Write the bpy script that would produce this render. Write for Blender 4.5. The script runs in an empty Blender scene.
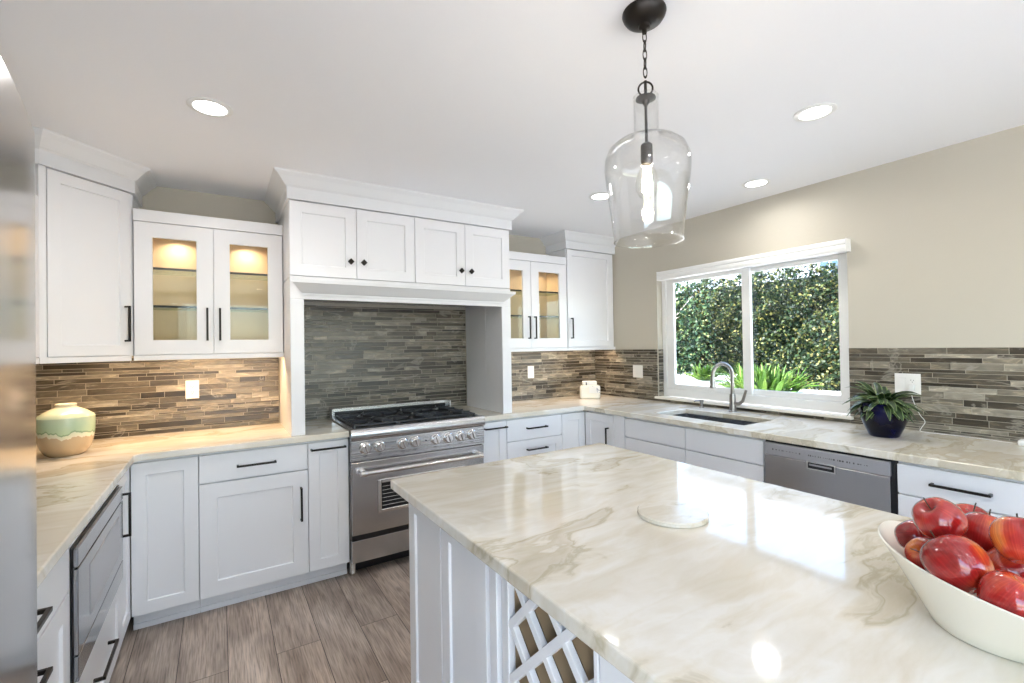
import bpy, bmesh, math, random
import numpy as np
from mathutils import Vector, Matrix
random.seed(7)
PI = math.pi
SC = bpy.context.scene
COL = SC.collection

# ------------------------------------------------------------------ camera
F_PX = 463.6
YAW, PITCH, ROLL = math.radians(32.323), math.radians(.581), math.radians(-.896)
fw = Vector((math.sin(YAW)*math.cos(PITCH), math.cos(YAW)*math.cos(PITCH), math.sin(PITCH)))
rt0 = Vector((math.cos(YAW), -math.sin(YAW), 0)); up0 = rt0.cross(fw)
rt = rt0*math.cos(ROLL) + up0*math.sin(ROLL)
up = -rt0*math.sin(ROLL) + up0*math.cos(ROLL)
cam_d = bpy.data.cameras.new('camera'); cam_d.sensor_width = 36; cam_d.lens = F_PX/1024*36
cam_d.clip_start = .02; cam_d.clip_end = 300
cam = bpy.data.objects.new('camera', cam_d); COL.objects.link(cam)
cam.matrix_world = Matrix(((rt.x, up.x, -fw.x, 0), (rt.y, up.y, -fw.y, 0), (rt.z, up.z, -fw.z, 1.42), (0, 0, 0, 1)))
SC.camera = cam

# ------------------------------------------------------------------ exposure, sky, sun
SC.view_settings.view_transform = 'Standard'; SC.view_settings.look = 'None'
SC.view_settings.gamma = 1; SC.view_settings.use_curve_mapping = False
SC.view_settings.exposure = .58
SC.cycles.use_denoising = True
SC.cycles.max_bounces = 10; SC.cycles.diffuse_bounces = 6; SC.cycles.glossy_bounces = 5
SC.cycles.transparent_max_bounces = 16
SC.cycles.sample_clamp_indirect = 6
SC.cycles.caustics_refractive = False; SC.cycles.caustics_reflective = False
W = bpy.data.worlds.new('sky'); SC.world = W; W.use_nodes = True
_n = W.node_tree.nodes; _bg = _n['Background']
_sky = _n.new('ShaderNodeTexSky'); _sky.sky_type = 'NISHITA'; _sky.sun_disc = False
_sky.sun_elevation = math.radians(52); _sky.sun_rotation = math.radians(-60)
W.node_tree.links.new(_sky.outputs[0], _bg.inputs[0]); _bg.inputs[1].default_value = 1.0
sun_d = bpy.data.lights.new('sun', 'SUN'); sun_d.energy = 14.0; sun_d.angle = .01; sun_d.color = (1, .95, .86)
sun = bpy.data.objects.new('sun', sun_d); COL.objects.link(sun)
sun.rotation_euler = Vector((-.55, .22, .8)).to_track_quat('Z', 'Y').to_euler()
LAMP = dict(down=3.2, puck=.75, under=1.35, bulb=2.2)
WARM = (1, .975, .95)

XLW = -1.03
def portal(name, loc, rot, sx, sy):
    l = bpy.data.lights.new(name, 'AREA'); l.shape = 'RECTANGLE'; l.size = sx; l.size_y = sy
    l.cycles.is_portal = True
    o = bpy.data.objects.new(name, l); COL.objects.link(o); o.location = loc; o.rotation_euler = rot
portal('window_daylight_portal', (3.45, 2.05, 1.5), (0, math.radians(90), 0), 1.1, 1.5)
portal('added_side_door_portal', (XLW-.13, -1.55, 1.15), (0, math.radians(-90), 0), 2.3, 2.7)  # sampling portal for the added opening in the left wall
portal('added_door_portal', (1.18, -3.28, 1.15), (math.radians(90), 0, 0), 3.8, 2.3)  # sampling portal for the added opening behind the camera

# ------------------------------------------------------------------ material helpers
def nmat(name):
    m = bpy.data.materials.new(name); m.use_nodes = True
    t = m.node_tree; return m, t.nodes, t.links, t.nodes['Principled BSDF']
def simple(name, col, rough=.4, metal=0., bump=0., bscale=200., coat=0., spec=.5, var=.0):
    m, n, l, p = nmat(name)
    p.inputs['Base Color'].default_value = (*col, 1); p.inputs['Roughness'].default_value = rough
    p.inputs['Metallic'].default_value = metal; p.inputs['Specular IOR Level'].default_value = spec
    p.inputs['Coat Weight'].default_value = coat; p.inputs['Coat Roughness'].default_value = .05
    tc = n.new('ShaderNodeTexCoord'); nz = n.new('ShaderNodeTexNoise'); nz.inputs['Scale'].default_value = bscale
    l.new(tc.outputs['Object'], nz.inputs['Vector'])
    if bump:
        b = n.new('ShaderNodeBump'); b.inputs['Strength'].default_value = bump; b.inputs['Distance'].default_value = .002
        l.new(nz.outputs[0], b.inputs['Height']); l.new(b.outputs[0], p.inputs['Normal'])
    if var:
        mx = n.new('ShaderNodeMix'); mx.data_type = 'RGBA'
        mx.inputs[6].default_value = (*[c*(1-var) for c in col], 1); mx.inputs[7].default_value = (*[min(1, c*(1+var)) for c in col], 1)
        l.new(nz.outputs[0], mx.inputs[0]); l.new(mx.outputs[2], p.inputs['Base Color'])
    return m
def emis(name, col, s):
    m, n, l, p = nmat(name)
    p.inputs['Emission Color'].default_value = (*col, 1); p.inputs['Emission Strength'].default_value = s
    p.inputs['Base Color'].default_value = (.8, .8, .8, 1)
    return m
def ramp(n, stops, interp='LINEAR'):
    r = n.new('ShaderNodeValToRGB'); cr = r.color_ramp; cr.interpolation = interp
    while len(cr.elements) < len(stops): cr.elements.new(.5)
    for e, (p, c) in zip(cr.elements, stops):
        e.position = p; e.color = (*c, 1) if len(c) == 3 else c
    return r
def vmap(n, l, src, scale, rot=(0, 0, 0), loc=(0, 0, 0)):
    mp = n.new('ShaderNodeMapping'); mp.inputs['Scale'].default_value = scale; mp.inputs['Rotation'].default_value = rot
    mp.inputs['Location'].default_value = loc
    l.new(src, mp.inputs['Vector']); return mp.outputs[0]
def mixc(n, l, fac, a, b, mode='MIX'):
    mx = n.new('ShaderNodeMix'); mx.data_type = 'RGBA'; mx.blend_type = mode
    for s, v in ((0, fac), (6, a), (7, b)):
        if isinstance(v, (int, float)): mx.inputs[s].default_value = v
        elif isinstance(v, tuple): mx.inputs[s].default_value = (*v, 1)
        else: l.new(v, mx.inputs[s])
    return mx.outputs[2]
def glassy(name, tint=(1, 1, 1), base=.04, edge=.6, rough=0.):
    m = bpy.data.materials.new(name); m.use_nodes = True; t = m.node_tree; n = t.nodes; l = t.links
    n.remove(n['Principled BSDF'])
    tr = n.new('ShaderNodeBsdfTransparent'); tr.inputs[0].default_value = (*tint, 1)
    gl = n.new('ShaderNodeBsdfGlossy'); gl.inputs['Roughness'].default_value = rough
    lw = n.new('ShaderNodeLayerWeight'); lw.inputs[0].default_value = .5
    pw = n.new('ShaderNodeMath'); pw.operation = 'POWER'; pw.inputs[1].default_value = 3.5; l.new(lw.outputs['Facing'], pw.inputs[0])
    ma = n.new('ShaderNodeMath'); ma.operation = 'MULTIPLY_ADD'; ma.inputs[1].default_value = edge; ma.inputs[2].default_value = base
    l.new(pw.outputs[0], ma.inputs[0])
    mx = n.new('ShaderNodeMixShader'); l.new(ma.outputs[0], mx.inputs[0]); l.new(tr.outputs[0], mx.inputs[1]); l.new(gl.outputs[0], mx.inputs[2])
    l.new(mx.outputs[0], n['Material Output'].inputs[0]); return m

def marble(name, scale=1., rot=.35, seed=0., rough=.07, tone=1., coat=.12, base=(.66, .61, .51)):
    m, n, l, p = nmat(name)
    tc = n.new('ShaderNodeTexCoord')
    v = vmap(n, l, tc.outputs['Object'], (scale*.85, scale*1.8, scale*1.5), (0, 0, rot), (seed, seed*.7, 0))
    w = n.new('ShaderNodeTexNoise'); w.inputs['Scale'].default_value = 1.3; w.inputs['Detail'].default_value = 4; l.new(v, w.inputs['Vector'])
    va = n.new('ShaderNodeVectorMath'); va.operation = 'MULTIPLY_ADD'; va.inputs[1].default_value = (.9, .9, .9)
    l.new(w.outputs['Color'], va.inputs[0]); l.new(v, va.inputs[2])
    a = n.new('ShaderNodeTexNoise'); a.inputs['Scale'].default_value = 1.15; a.inputs['Detail'].default_value = 9; a.inputs['Roughness'].default_value = .56
    a.inputs['Distortion'].default_value = .5; l.new(va.outputs[0], a.inputs['Vector'])
    b = tuple(c*tone for c in base)
    r = ramp(n, [(0., b), (.36, b), (.41, (0.661*tone, 0.621*tone, 0.526*tone)), (.435, b), (.50, (0.738*tone, 0.711*tone, 0.648*tone)),
                 (.535, (.685*tone, .635*tone, .53*tone)), (.555, (.50*tone, .445*tone, .33*tone)), (.567, (.62*tone, .565*tone, .46*tone)), (.615, (.55*tone, .49*tone, .375*tone)), (.63, (.69*tone, .65*tone, .56*tone)), (.70, b)])
    l.new(a.outputs[0], r.inputs[0])
    f = n.new('ShaderNodeTexNoise'); f.inputs['Scale'].default_value = 2.2; f.inputs['Detail'].default_value = 10
    v2 = vmap(n, l, tc.outputs['Object'], (scale*.7, scale*5, scale*3), (0, 0, rot), (seed+3, 1, 0)); l.new(v2, f.inputs['Vector'])
    r2 = ramp(n, [(0., (1, 1, 1)), (.44, (1, 1, 1)), (.5, (.965, .95, .915)), (.56, (1, 1, 1)), (.66, (.975, .965, .94)), (1., (1, 1, 1))])
    l.new(f.outputs[0], r2.inputs[0])
    c = mixc(n, l, 1., r.outputs[0], r2.outputs[0], 'MULTIPLY')
    l.new(c, p.inputs['Base Color'])
    p.inputs['Roughness'].default_value = rough; p.inputs['Specular IOR Level'].default_value = .7
    p.inputs['Coat Weight'].default_value = coat; p.inputs['Coat Roughness'].default_value = .02
    return m

def wood_floor():
    m, n, l, p = nmat('plank_floor')
    tc = n.new('ShaderNodeTexCoord')
    sp = n.new('ShaderNodeSeparateXYZ'); l.new(tc.outputs['Object'], sp.inputs[0])
    cb = n.new('ShaderNodeCombineXYZ'); l.new(sp.outputs[1], cb.inputs[0]); 
    ad = n.new('ShaderNodeMath'); ad.operation = 'ADD'; ad.inputs[1].default_value = 10*.192-.025; l.new(sp.outputs[0], ad.inputs[0]); l.new(ad.outputs[0], cb.inputs[1])
    br = n.new('ShaderNodeTexBrick'); l.new(cb.outputs[0], br.inputs['Vector'])
    br.inputs['Scale'].default_value = 1; br.inputs['Brick Width'].default_value = 1.22; br.inputs['Row Height'].default_value = .192
    br.inputs['Mortar Size'].default_value = .0016; br.inputs['Mortar Smooth'].default_value = .1; br.offset = .37; br.offset_frequency = 2
    br.inputs['Color1'].default_value = (0, 0, 0, 1); br.inputs['Color2'].default_value = (1, 1, 1, 1); br.inputs['Mortar'].default_value = (.5, .5, .5, 1)
    # shift the grain per plank
    sh = n.new('ShaderNodeVectorMath'); sh.operation = 'MULTIPLY_ADD'; sh.inputs[1].default_value = (7, 3, 5)
    l.new(br.outputs['Color'], sh.inputs[0]); l.new(cb.outputs[0], sh.inputs[2])
    g1v = vmap(n, l, sh.outputs[0], (.9, 8, 1))
    g1 = n.new('ShaderNodeTexNoise'); g1.inputs['Scale'].default_value = 1.6; g1.inputs['Detail'].default_value = 3; l.new(g1v, g1.inputs['Vector'])
    mul = n.new('ShaderNodeMath'); mul.operation = 'MULTIPLY'; mul.inputs[1].default_value = 42; l.new(g1.outputs[0], mul.inputs[0])
    sn = n.new('ShaderNodeMath'); sn.operation = 'SINE'; l.new(mul.outputs[0], sn.inputs[0])
    g2v = vmap(n, l, sh.outputs[0], (5, 110, 1))
    g2 = n.new('ShaderNodeTexNoise'); g2.inputs['Scale'].default_value = 1.5; g2.inputs['Detail'].default_value = 6; l.new(g2v, g2.inputs['Vector'])
    g3v = vmap(n, l, sh.outputs[0], (1.6, 5, 1))
    g3 = n.new('ShaderNodeTexNoise'); g3.inputs['Scale'].default_value = 1.7; g3.inputs['Detail'].default_value = 5; l.new(g3v, g3.inputs['Vector'])
    r1 = ramp(n, [(.25, (.25, .195, .158)), (.5, (.43, .35, .292)), (.75, (.60, .51, .44))]); l.new(g3.outputs[0], r1.inputs[0])
    r2 = ramp(n, [(.30, (.50, .48, .46)), (.52, (1, 1, 1)), (.7, (1.18, 1.17, 1.15))]); l.new(g2.outputs[0], r2.inputs[0])
    c = mixc(n, l, .9, r1.outputs[0], r2.outputs[0], 'MULTIPLY')
    r3 = ramp(n, [(0, (.86, .85, .84)), (.75, (1, 1, 1)), (1., (1.08, 1.08, 1.07))])
    mr = n.new('ShaderNodeMapRange'); mr.inputs[1].default_value = -1; l.new(sn.outputs[0], mr.inputs[0]); l.new(mr.outputs[0], r3.inputs[0])
    c = mixc(n, l, .8, c, r3.outputs[0], 'MULTIPLY')
    tone = ramp(n, [(0, (.82, .82, .82)), (1, (1.2, 1.17, 1.14))]); l.new(br.outputs['Color'], tone.inputs[0])
    c = mixc(n, l, 1., c, tone.outputs[0], 'MULTIPLY')
    kv = vmap(n, l, sh.outputs[0], (2.2, 6, 1)); vo = n.new('ShaderNodeTexVoronoi'); vo.inputs['Scale'].default_value = 1.0; l.new(kv, vo.inputs['Vector'])
    kr = ramp(n, [(0, (.35, .33, .32)), (.055, (.6, .58, .56)), (.11, (1, 1, 1))]); l.new(vo.outputs['Distance'], kr.inputs[0])
    c = mixc(n, l, .8, c, kr.outputs[0], 'MULTIPLY')
    c = mixc(n, l, br.outputs['Fac'], c, (.05, .036, .03))
    l.new(c, p.inputs['Base Color']); p.inputs['Roughness'].default_value = .42
    b = n.new('ShaderNodeBump'); b.inputs['Strength'].default_value = .25; b.inputs['Distance'].default_value = .002
    l.new(g2.outputs[0], b.inputs['Height']); l.new(b.outputs[0], p.inputs['Normal'])
    return m

def tile_mat():
    m, n, l, p = nmat('linear_stone_tile')
    g = n.new('ShaderNodeNewGeometry'); tc = n.new('ShaderNodeTexCoord')
    sh = n.new('ShaderNodeVectorMath'); sh.operation = 'MULTIPLY_ADD'; sh.inputs[1].default_value = (0, 0, 0)
    l.new(tc.outputs['Object'], sh.inputs[2])
    cb = n.new('ShaderNodeCombineXYZ')
    m9 = n.new('ShaderNodeMath'); m9.operation = 'MULTIPLY'; m9.inputs[1].default_value = 37.; l.new(g.outputs['Random Per Island'], m9.inputs[0])
    l.new(m9.outputs[0], cb.inputs[0]); l.new(m9.outputs[0], cb.inputs[2])
    ad = n.new('ShaderNodeVectorMath'); ad.operation = 'ADD'; l.new(tc.outputs['Object'], ad.inputs[0]); l.new(cb.outputs[0], ad.inputs[1])
    base = ramp(n, [(0, (.032, .026, .018)), (.25, (.065, .054, .039)), (.55, (.125, .108, .080)), (.85, (.20, .176, .136)), (1, (.32, .29, .235))])
    l.new(g.outputs['Random Per Island'], base.inputs[0])
    v = vmap(n, l, ad.outputs[0], (5, 5, 17)); nz = n.new('ShaderNodeTexNoise'); nz.inputs['Scale'].default_value = 1.6; nz.inputs['Detail'].default_value = 7
    nz.inputs['Distortion'].default_value = 1.2; l.new(v, nz.inputs['Vector'])
    r = ramp(n, [(.30, (.62, .62, .62)), (.5, (1, 1, 1)), (.58, (1.2, 1.2, 1.18)), (.62, (1.9, 1.85, 1.75)), (.66, (1.25, 1.22, 1.18)), (.8, (1.6, 1.55, 1.5))]); l.new(nz.outputs[0], r.inputs[0])
    c = mixc(n, l, 1., base.outputs[0], r.outputs[0], 'MULTIPLY')
    # veins that run across neighbouring tiles
    v2 = vmap(n, l, tc.outputs['Object'], (1.6, 1.6, 4.5)); n2 = n.new('ShaderNodeTexNoise'); n2.inputs['Scale'].default_value = 2.1; n2.inputs['Detail'].default_value = 8; n2.inputs['Distortion'].default_value = 1.5
    l.new(v2, n2.inputs['Vector'])
    r2 = ramp(n, [(.60, (0, 0, 0)), (.635, (.55, .55, .55)), (.67, (0, 0, 0))]); l.new(n2.outputs[0], r2.inputs[0])
    c = mixc(n, l, r2.outputs[0], c, (.42, .39, .33))
    l.new(c, p.inputs['Base Color']); p.inputs['Roughness'].default_value = .3
    return m

def steel(name, col=(.56, .56, .57), rough=.26, axis='x', aniso=.0):
    m, n, l, p = nmat(name)
    tc = n.new('ShaderNodeTexCoord')
    sc = {'x': (2, 300, 300), 'z': (300, 300, 2), 'y': (300, 2, 300)}[axis]
    v = vmap(n, l, tc.outputs['Object'], sc); nz = n.new('ShaderNodeTexNoise'); nz.inputs['Scale'].default_value = 1; nz.inputs['Detail'].default_value = 3
    l.new(v, nz.inputs['Vector'])
    mr = n.new('ShaderNodeMapRange'); mr.inputs[3].default_value = rough*.8; mr.inputs[4].default_value = rough*1.25
    l.new(nz.outputs[0], mr.inputs[0]); l.new(mr.outputs[0], p.inputs['Roughness'])
    p.inputs['Base Color'].default_value = (*col, 1); p.inputs['Metallic'].default_value = 1
    return m

M = {}
M['white'] = simple('white_cabinet_paint', (.81, .81, .82), .32, bump=.03, bscale=60)
M['crown'] = simple('white_crown_paint', (.77, .78, .79), .38)
M['shade_gap'] = simple('dark_gap', (.05, .05, .05), .8)
M['wall'] = simple('beige_wall_paint', (.52, .485, .405), .75, bump=.25, bscale=55)
M['ceil'] = simple('ceiling_paint', (.87, .88, .905), .85, bump=.15, bscale=80)
M['trimw'] = simple('white_vinyl', (.82, .82, .80), .3)
M['sill'] = simple('cream_sill', (.82, .78, .70), .3)
M['floor'] = wood_floor()
M['tile'] = tile_mat()
M['grout'] = simple('sand_grout', (.44, .40, .33), .85, bump=.3, bscale=400)
M['marble'] = marble('cream_marble_island', 1.0, .30, 2.3)
M['marble2'] = marble('cream_marble_counter', 1.1, 0.1, 5.1, rough=.2, coat=0., tone=1.08)
M['marble3'] = marble('cream_marble_trivet', 3., .8, 1.1, rough=.2)
M['bronze'] = simple('dark_bronze', (.022, .018, .015), .35, metal=.6)
M['steel'] = steel('brushed_steel')
M['steelz'] = steel('brushed_steel_upright', axis='z', rough=.22)
M['fridge'] = steel('fridge_steel', (.50, .49, .48), .17, 'z')
M['dwsteel'] = steel('dishwasher_steel', (.47, .47, .475), .24, 'z')
M['panel'] = simple('light_control_panel', (.50, .50, .52), .3, metal=.7)
M['chrome'] = simple('polished_steel', (.75, .74, .72), .14, metal=1)
M['nickel'] = simple('brushed_nickel', (.30, .28, .26), .28, metal=1)
M['black'] = simple('black_enamel', (.012, .012, .013), .3)
M['iron'] = simple('cast_iron', (.03, .03, .033), .38, bump=.3, bscale=300)
M['bglass'] = simple('dark_oven_glass', (.02, .02, .022), .06)
M['mglass'] = simple('grey_mirror_glass', (.33, .33, .34), .12, metal=.85)
M['maple'] = simple('maple_veneer', (.68, .54, .36), .5, var=.10, bscale=9)
M['rackwood'] = simple('shaded_maple', (.40, .28, .16), .6, var=.15, bscale=12)  # maple with the shade inside the rack worked into a darker colour
M['glass'] = glassy('clear_pane', (.98, .985, .98), .022, .5)
M['shade'] = glassy('clear_shade_glass', (.99, .99, .985), .06, 1.0)
M['bulbg'] = glassy('bulb_glass', (1, 1, .98), .06, .6)
M['shelfg'] = glassy('glass_shelf_face', (.80, .88, .84), .08, .5)
M['shelfe'] = simple('glass_shelf_edge', (.012, .014, .013), .35)
M['lens'] = emis('downlight_lens', (1, .97, .92), 9.)
M['pucklens'] = emis('puck_lens', (1, .9, .72), 8.)
M['filament'] = emis('filament', (1, .82, .55), 60.)
M['plate'] = simple('white_outlet_plate', (.80, .79, .76), .35)
M['slot'] = simple('outlet_slot', (.10, .10, .10), .6)
M['cord'] = simple('white_cord', (.82, .82, .80), .4)
M['bowl'] = simple('cream_glazed_ceramic', (.83, .80, .70), .22, coat=.3)
M['soil'] = simple('potting_soil', (.03, .022, .015), .9)
M['stem'] = simple('apple_stem', (.05, .035, .02), .6)
M['stemg'] = simple('green_apple_stem', (.22, .22, .05), .6)

# ------------------------------------------------------------------ mesh helpers
class MB:
    def __init__(s): s.bm = bmesh.new(); s.mi = 0
    def face(s, pts):
        vs = [s.bm.verts.new(p) for p in pts]
        f = s.bm.faces.new(vs); f.material_index = s.mi; return f
    def box(s, x0, x1, y0, y1, z0, z1, bev=0., mat=None):
        if x0 > x1: x0, x1 = x1, x0
        if y0 > y1: y0, y1 = y1, y0
        if z0 > z1: z0, z1 = z1, z0
        g = bmesh.ops.create_cube(s.bm, size=1)
        m = Matrix.Translation(((x0+x1)/2, (y0+y1)/2, (z0+z1)/2)) @ Matrix.Diagonal((x1-x0, y1-y0, z1-z0, 1))
        if mat is not None: m = mat @ m
        bmesh.ops.transform(s.bm, matrix=m, verts=g['verts'])
        fs = set(f for v in g['verts'] for f in v.link_faces)
        for f in fs: f.material_index = s.mi
        if bev:
            es = set(e for v in g['verts'] for e in v.link_edges)
            r = bmesh.ops.bevel(s.bm, geom=list(es), offset=bev, segments=2, affect='EDGES', profile=.5)
            for f in r['faces']: f.material_index = s.mi
        return s
    def ring_prism(s, pts, z0, z1, M4=None):
        """extrude a 2D polygon (x, y) from z0 to z1"""
        a = [Vector((p[0], p[1], z0)) for p in pts]; b = [Vector((p[0], p[1], z1)) for p in pts]
        if M4: a = [M4 @ v for v in a]; b = [M4 @ v for v in b]
        va = [s.bm.verts.new(v) for v in a]; vb = [s.bm.verts.new(v) for v in b]
        k = len(pts)
        fs = [s.bm.faces.new(list(reversed(va))), s.bm.faces.new(vb)]
        for i in range(k): fs.append(s.bm.faces.new((va[i], va[(i+1) % k], vb[(i+1) % k], vb[i])))
        for f in fs: f.material_index = s.mi
        return s
    def lathe(s, prof, seg=40, c=(0, 0, 0), mat=None, closed=False, fn=None):
        rings = []
        for i, (r, z) in enumerate(prof):
            if r < 1e-6:
                v = Vector((c[0], c[1], c[2]+z)); v = mat @ v if mat else v
                rings.append([s.bm.verts.new(v)])
            else:
                R = []
                for k in range(seg):
                    a = 2*PI*k/seg; rr, zz = r, z
                    if fn: rr, zz = fn(r, z, a)
                    v = Vector((c[0]+rr*math.cos(a), c[1]+rr*math.sin(a), c[2]+zz)); v = mat @ v if mat else v
                    R.append(s.bm.verts.new(v))
                rings.append(R)
        for a, b in zip(rings, rings[1:]):
            for k in range(seg):
                k2 = (k+1) % seg
                if len(a) == 1 and len(b) == 1: continue
                if len(a) == 1: f = (a[0], b[k2], b[k])
                elif len(b) == 1: f = (a[k], a[k2], b[0])
                else: f = (a[k], a[k2], b[k2], b[k])
                s.bm.faces.new(f).material_index = s.mi
        return s
    def tube(s, pts, r, seg=10, cap=True, rf=None):
        pts = [Vector(p) for p in pts]; rings = []
        t = (pts[1]-pts[0]).normalized(); nrm = t.orthogonal().normalized()
        for i, p in enumerate(pts):
            if i == 0: t = (pts[1]-pts[0])
            elif i == len(pts)-1: t = (pts[-1]-pts[-2])
            else: t = (pts[i+1]-pts[i-1])
            t.normalize(); nrm = (nrm - t*nrm.dot(t)).normalized(); b = t.cross(nrm)
            rr = rf(i/(len(pts)-1)) if rf else r
            rings.append([s.bm.verts.new(p+nrm*rr*math.cos(2*PI*k/seg)+b*rr*math.sin(2*PI*k/seg)) for k in range(seg)])
        for a, b in zip(rings, rings[1:]):
            for k in range(seg):
                s.bm.faces.new((a[k], a[(k+1) % seg], b[(k+1) % seg], b[k])).material_index = s.mi
        if cap:
            s.bm.faces.new(list(reversed(rings[0]))).material_index = s.mi; s.bm.faces.new(rings[-1]).material_index = s.mi
        return s
    def torus(s, c, R, r, mat=None, sx=1., sz=1., seg=20, rs=8):
        T = mat or Matrix()
        g = []
        for i in range(seg):
            a = 2*PI*i/seg; row = []
            for j in range(rs):
                b = 2*PI*j/rs; q = R + r*math.cos(b)
                row.append(s.bm.verts.new(Vector(c) + T @ Vector((q*math.cos(a)*sx, r*math.sin(b), q*math.sin(a)*sz))))
            g.append(row)
        for i in range(seg):
            for j in range(rs):
                s.bm.faces.new((g[i][j], g[(i+1) % seg][j], g[(i+1) % seg][(j+1) % rs], g[i][(j+1) % rs])).material_index = s.mi
        return s
    def build(s, name, mats, parent=None, bev=0., smooth=False, ang=35, loc=None):
        me = bpy.data.meshes.new(name)
        bmesh.ops.recalc_face_normals(s.bm, faces=s.bm.faces[:])
        s.bm.to_mesh(me); s.bm.free()
        for m in (mats if isinstance(mats, (list, tuple)) else [mats]): me.materials.append(M[m] if isinstance(m, str) else m)
        if smooth:
            me.polygons.foreach_set('use_smooth', [True]*len(me.polygons)); me.set_sharp_from_angle(angle=math.radians(ang))
        o = bpy.data.objects.new(name, me); COL.objects.link(o)
        if parent: o.parent = parent
        if loc: o.location = loc
        if bev:
            b = o.modifiers.new('edge', 'BEVEL'); b.width = bev; b.segments = 2; b.limit_method = 'ANGLE'
        return o
def tag(o, label=None, cat=None, group=None, kind=None):
    if label: o['label'] = label
    if cat: o['category'] = cat
    if group: o['group'] = group
    if kind: o['kind'] = kind
    return o
def thing(name, label, cat, loc=(0, 0, 0), rz=0., group=None, kind=None):
    o = bpy.data.objects.new(name, None); o.empty_display_size = .1; COL.objects.link(o)
    o.location = loc; o.rotation_euler = (0, 0, rz)
    return tag(o, label, cat, group, kind)
def bx(name, b, mat, parent=None, bev=0.):
    return MB().box(*b).build(name, mat, parent, bev)

def shaker(name, w, h, x0, z0, parent, stile=.06, t=.02, rec=.009, glass=False, mat='white', top=None, flat=False):
    """a door or drawer front; the front face is at local y = 0 and looks towards -y"""
    mb = MB(); bm = mb.bm
    g = .0016; a0, a1, c0, c1 = x0+g, x0+w-g, z0+g, z0+h-g
    if flat:
        mb.box(a0, a1, 0, t, c0, c1); return mb.build(name, mat, parent, .0018)
    st = stile; 
    def ring(d, y): return [bm.verts.new(p) for p in ((a0+d, y, c0+d), (a1-d, y, c0+d), (a1-d, y, c1-d), (a0+d, y, c1-d))]
    o, i = ring(0, 0), ring(st, 0); bk = ring(0, t)
    def band(p, q):
        for k in range(4): bm.faces.new((p[k], p[(k+1) % 4], q[(k+1) % 4], q[k]))
    band(o, i); band(bk, o)
    if glass:
        ib = ring(st, t); band(i, ib); band(ib, bk)
    else:
        r = ring(st+.003, rec); band(i, r); bm.faces.new(r); bm.faces.new(list(reversed(bk)))
    return mb.build(name, mat, parent, .0012)

def handle(parent, spec, y=0.):
    """v: upright bar, h: level bar, k: square knob set as a diamond"""
    mb = MB(); s = .0055; d = .034
    if spec[0] == 'v':
        _, x, z0, z1 = spec
        mb.box(x-s, x+s, y-d, y-d+.010, z0, z1)
        for z in (z0, z1-.010): mb.box(x-s, x+s, y-d+.010, y, z, z+.010)
    elif spec[0] == 'h':
        _, x0, x1, z = spec
        mb.box(x0, x1, y-d, y-d+.010, z-s, z+s)
        for x in (x0, x1-.010): mb.box(x, x+.010, y-d+.010, y, z-s, z+s)
    else:
        _, x, z = spec
        T = Matrix.Translation((x, y-.024, z)) @ Matrix.Rotation(math.radians(45), 4, 'Y')
        mb.box(-.0145, .0145, -.006, .006, -.0145, .0145, .002, mat=T)
        mb.tube([(x, y-.018, z), (x, y, z)], .006)
    return mb.build('knob' if spec[0] == 'k' else 'handle', 'bronze', parent, .001)

def cabinet(name, label, group, loc, rz, w, z0, z1, depth, fronts, toe=True, top=None, carc=None, cat='cabinet', rail=False):
    t = thing(name, label, cat, loc, rz, group)
    a, b = (carc or (0, w))
    MB().box(a, b, .021, depth, z0, z1).build('carcass', 'white', t, .001)
    if toe:
        MB().box(a, b, .085, .10, 0, z0).box(a, b, .073, .085, 0, .028).build('toe_kick', 'white', t, .002)
    for f in fronts:
        kind, x0, x1, c0, c1, hs = f[:6]; st = f[6] if len(f) > 6 else .06
        o = shaker('door' if kind.startswith('door') else 'drawer', x1-x0, c1-c0, x0, c0, t, st, flat=kind.endswith('flat'))
        if hs: handle(o, hs)
    if rail: MB().box(a, b, .0, .02, z0-.028, z0).build('light_rail', 'white', t, .002)
    return t

# ------------------------------------------------------------------ room shell
XL, XR, YB, YF, ZC = -1.03, 3.31, 3.62, -3.2, 2.455
def struct(name, mb, mat, label=None, bev=0., parent=None):
    o = mb.build(name, mat, parent, bev); o['kind'] = 'structure'
    if label: o['label'] = label
    return o
struct('floor', MB().box(XL-.2, XR+.12, YF-.12, YB+.2, -.06, 0), 'floor', 'grey-brown wood plank floor')
struct('ceiling', MB().box(XL-.2, XR+.5, YF-.5, YB+.3, ZC, ZC+.2), 'ceil', 'smooth white ceiling')
struct('wall_back', MB().box(XL-.2, XR+.15, YB, YB+.15, 0, ZC), 'wall', 'beige back wall behind the range')
struct('wall_left', MB().box(XL-.15, XL, -.20, YB, 0, ZC).box(XL-.15, XL, YF, -2.9, 0, ZC).box(XL-.15, XL, -2.9, -.20, 2.30, ZC), 'wall', 'beige left wall behind the fridge')
WY0, WY1, WZ0, WZ1 = 1.315, 2.80, .935, 2.05
struct('wall_right', MB().box(XR, XR+.15, YF, WY0, 0, ZC).box(XR, XR+.15, WY1, YB, 0, ZC).box(XR, XR+.15, WY0, WY1, 0, WZ0).box(XR, XR+.15, WY0, WY1, WZ1, ZC), 'wall', 'beige wall around the sink window')
struct('wall_front', MB().box(XL, -.75, YF-.12, YF, 0, ZC).box(3.11, XR, YF-.12, YF, 0, ZC).box(-.75, 3.11, YF-.12, YF, 2.32, ZC), 'wall', 'beige wall behind the camera')
d1 = thing('added_door_1', 'white sliding glass door added behind the camera to let daylight in', None, (0, 0, 0)); d1['kind'] = 'structure'  # unseen door, added so daylight fills the room from behind
mb = MB()
for x in (-.75, 1.15, 3.05): mb.box(x, x+.06, YF-.09, YF-.03, .0, 2.32)
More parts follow.
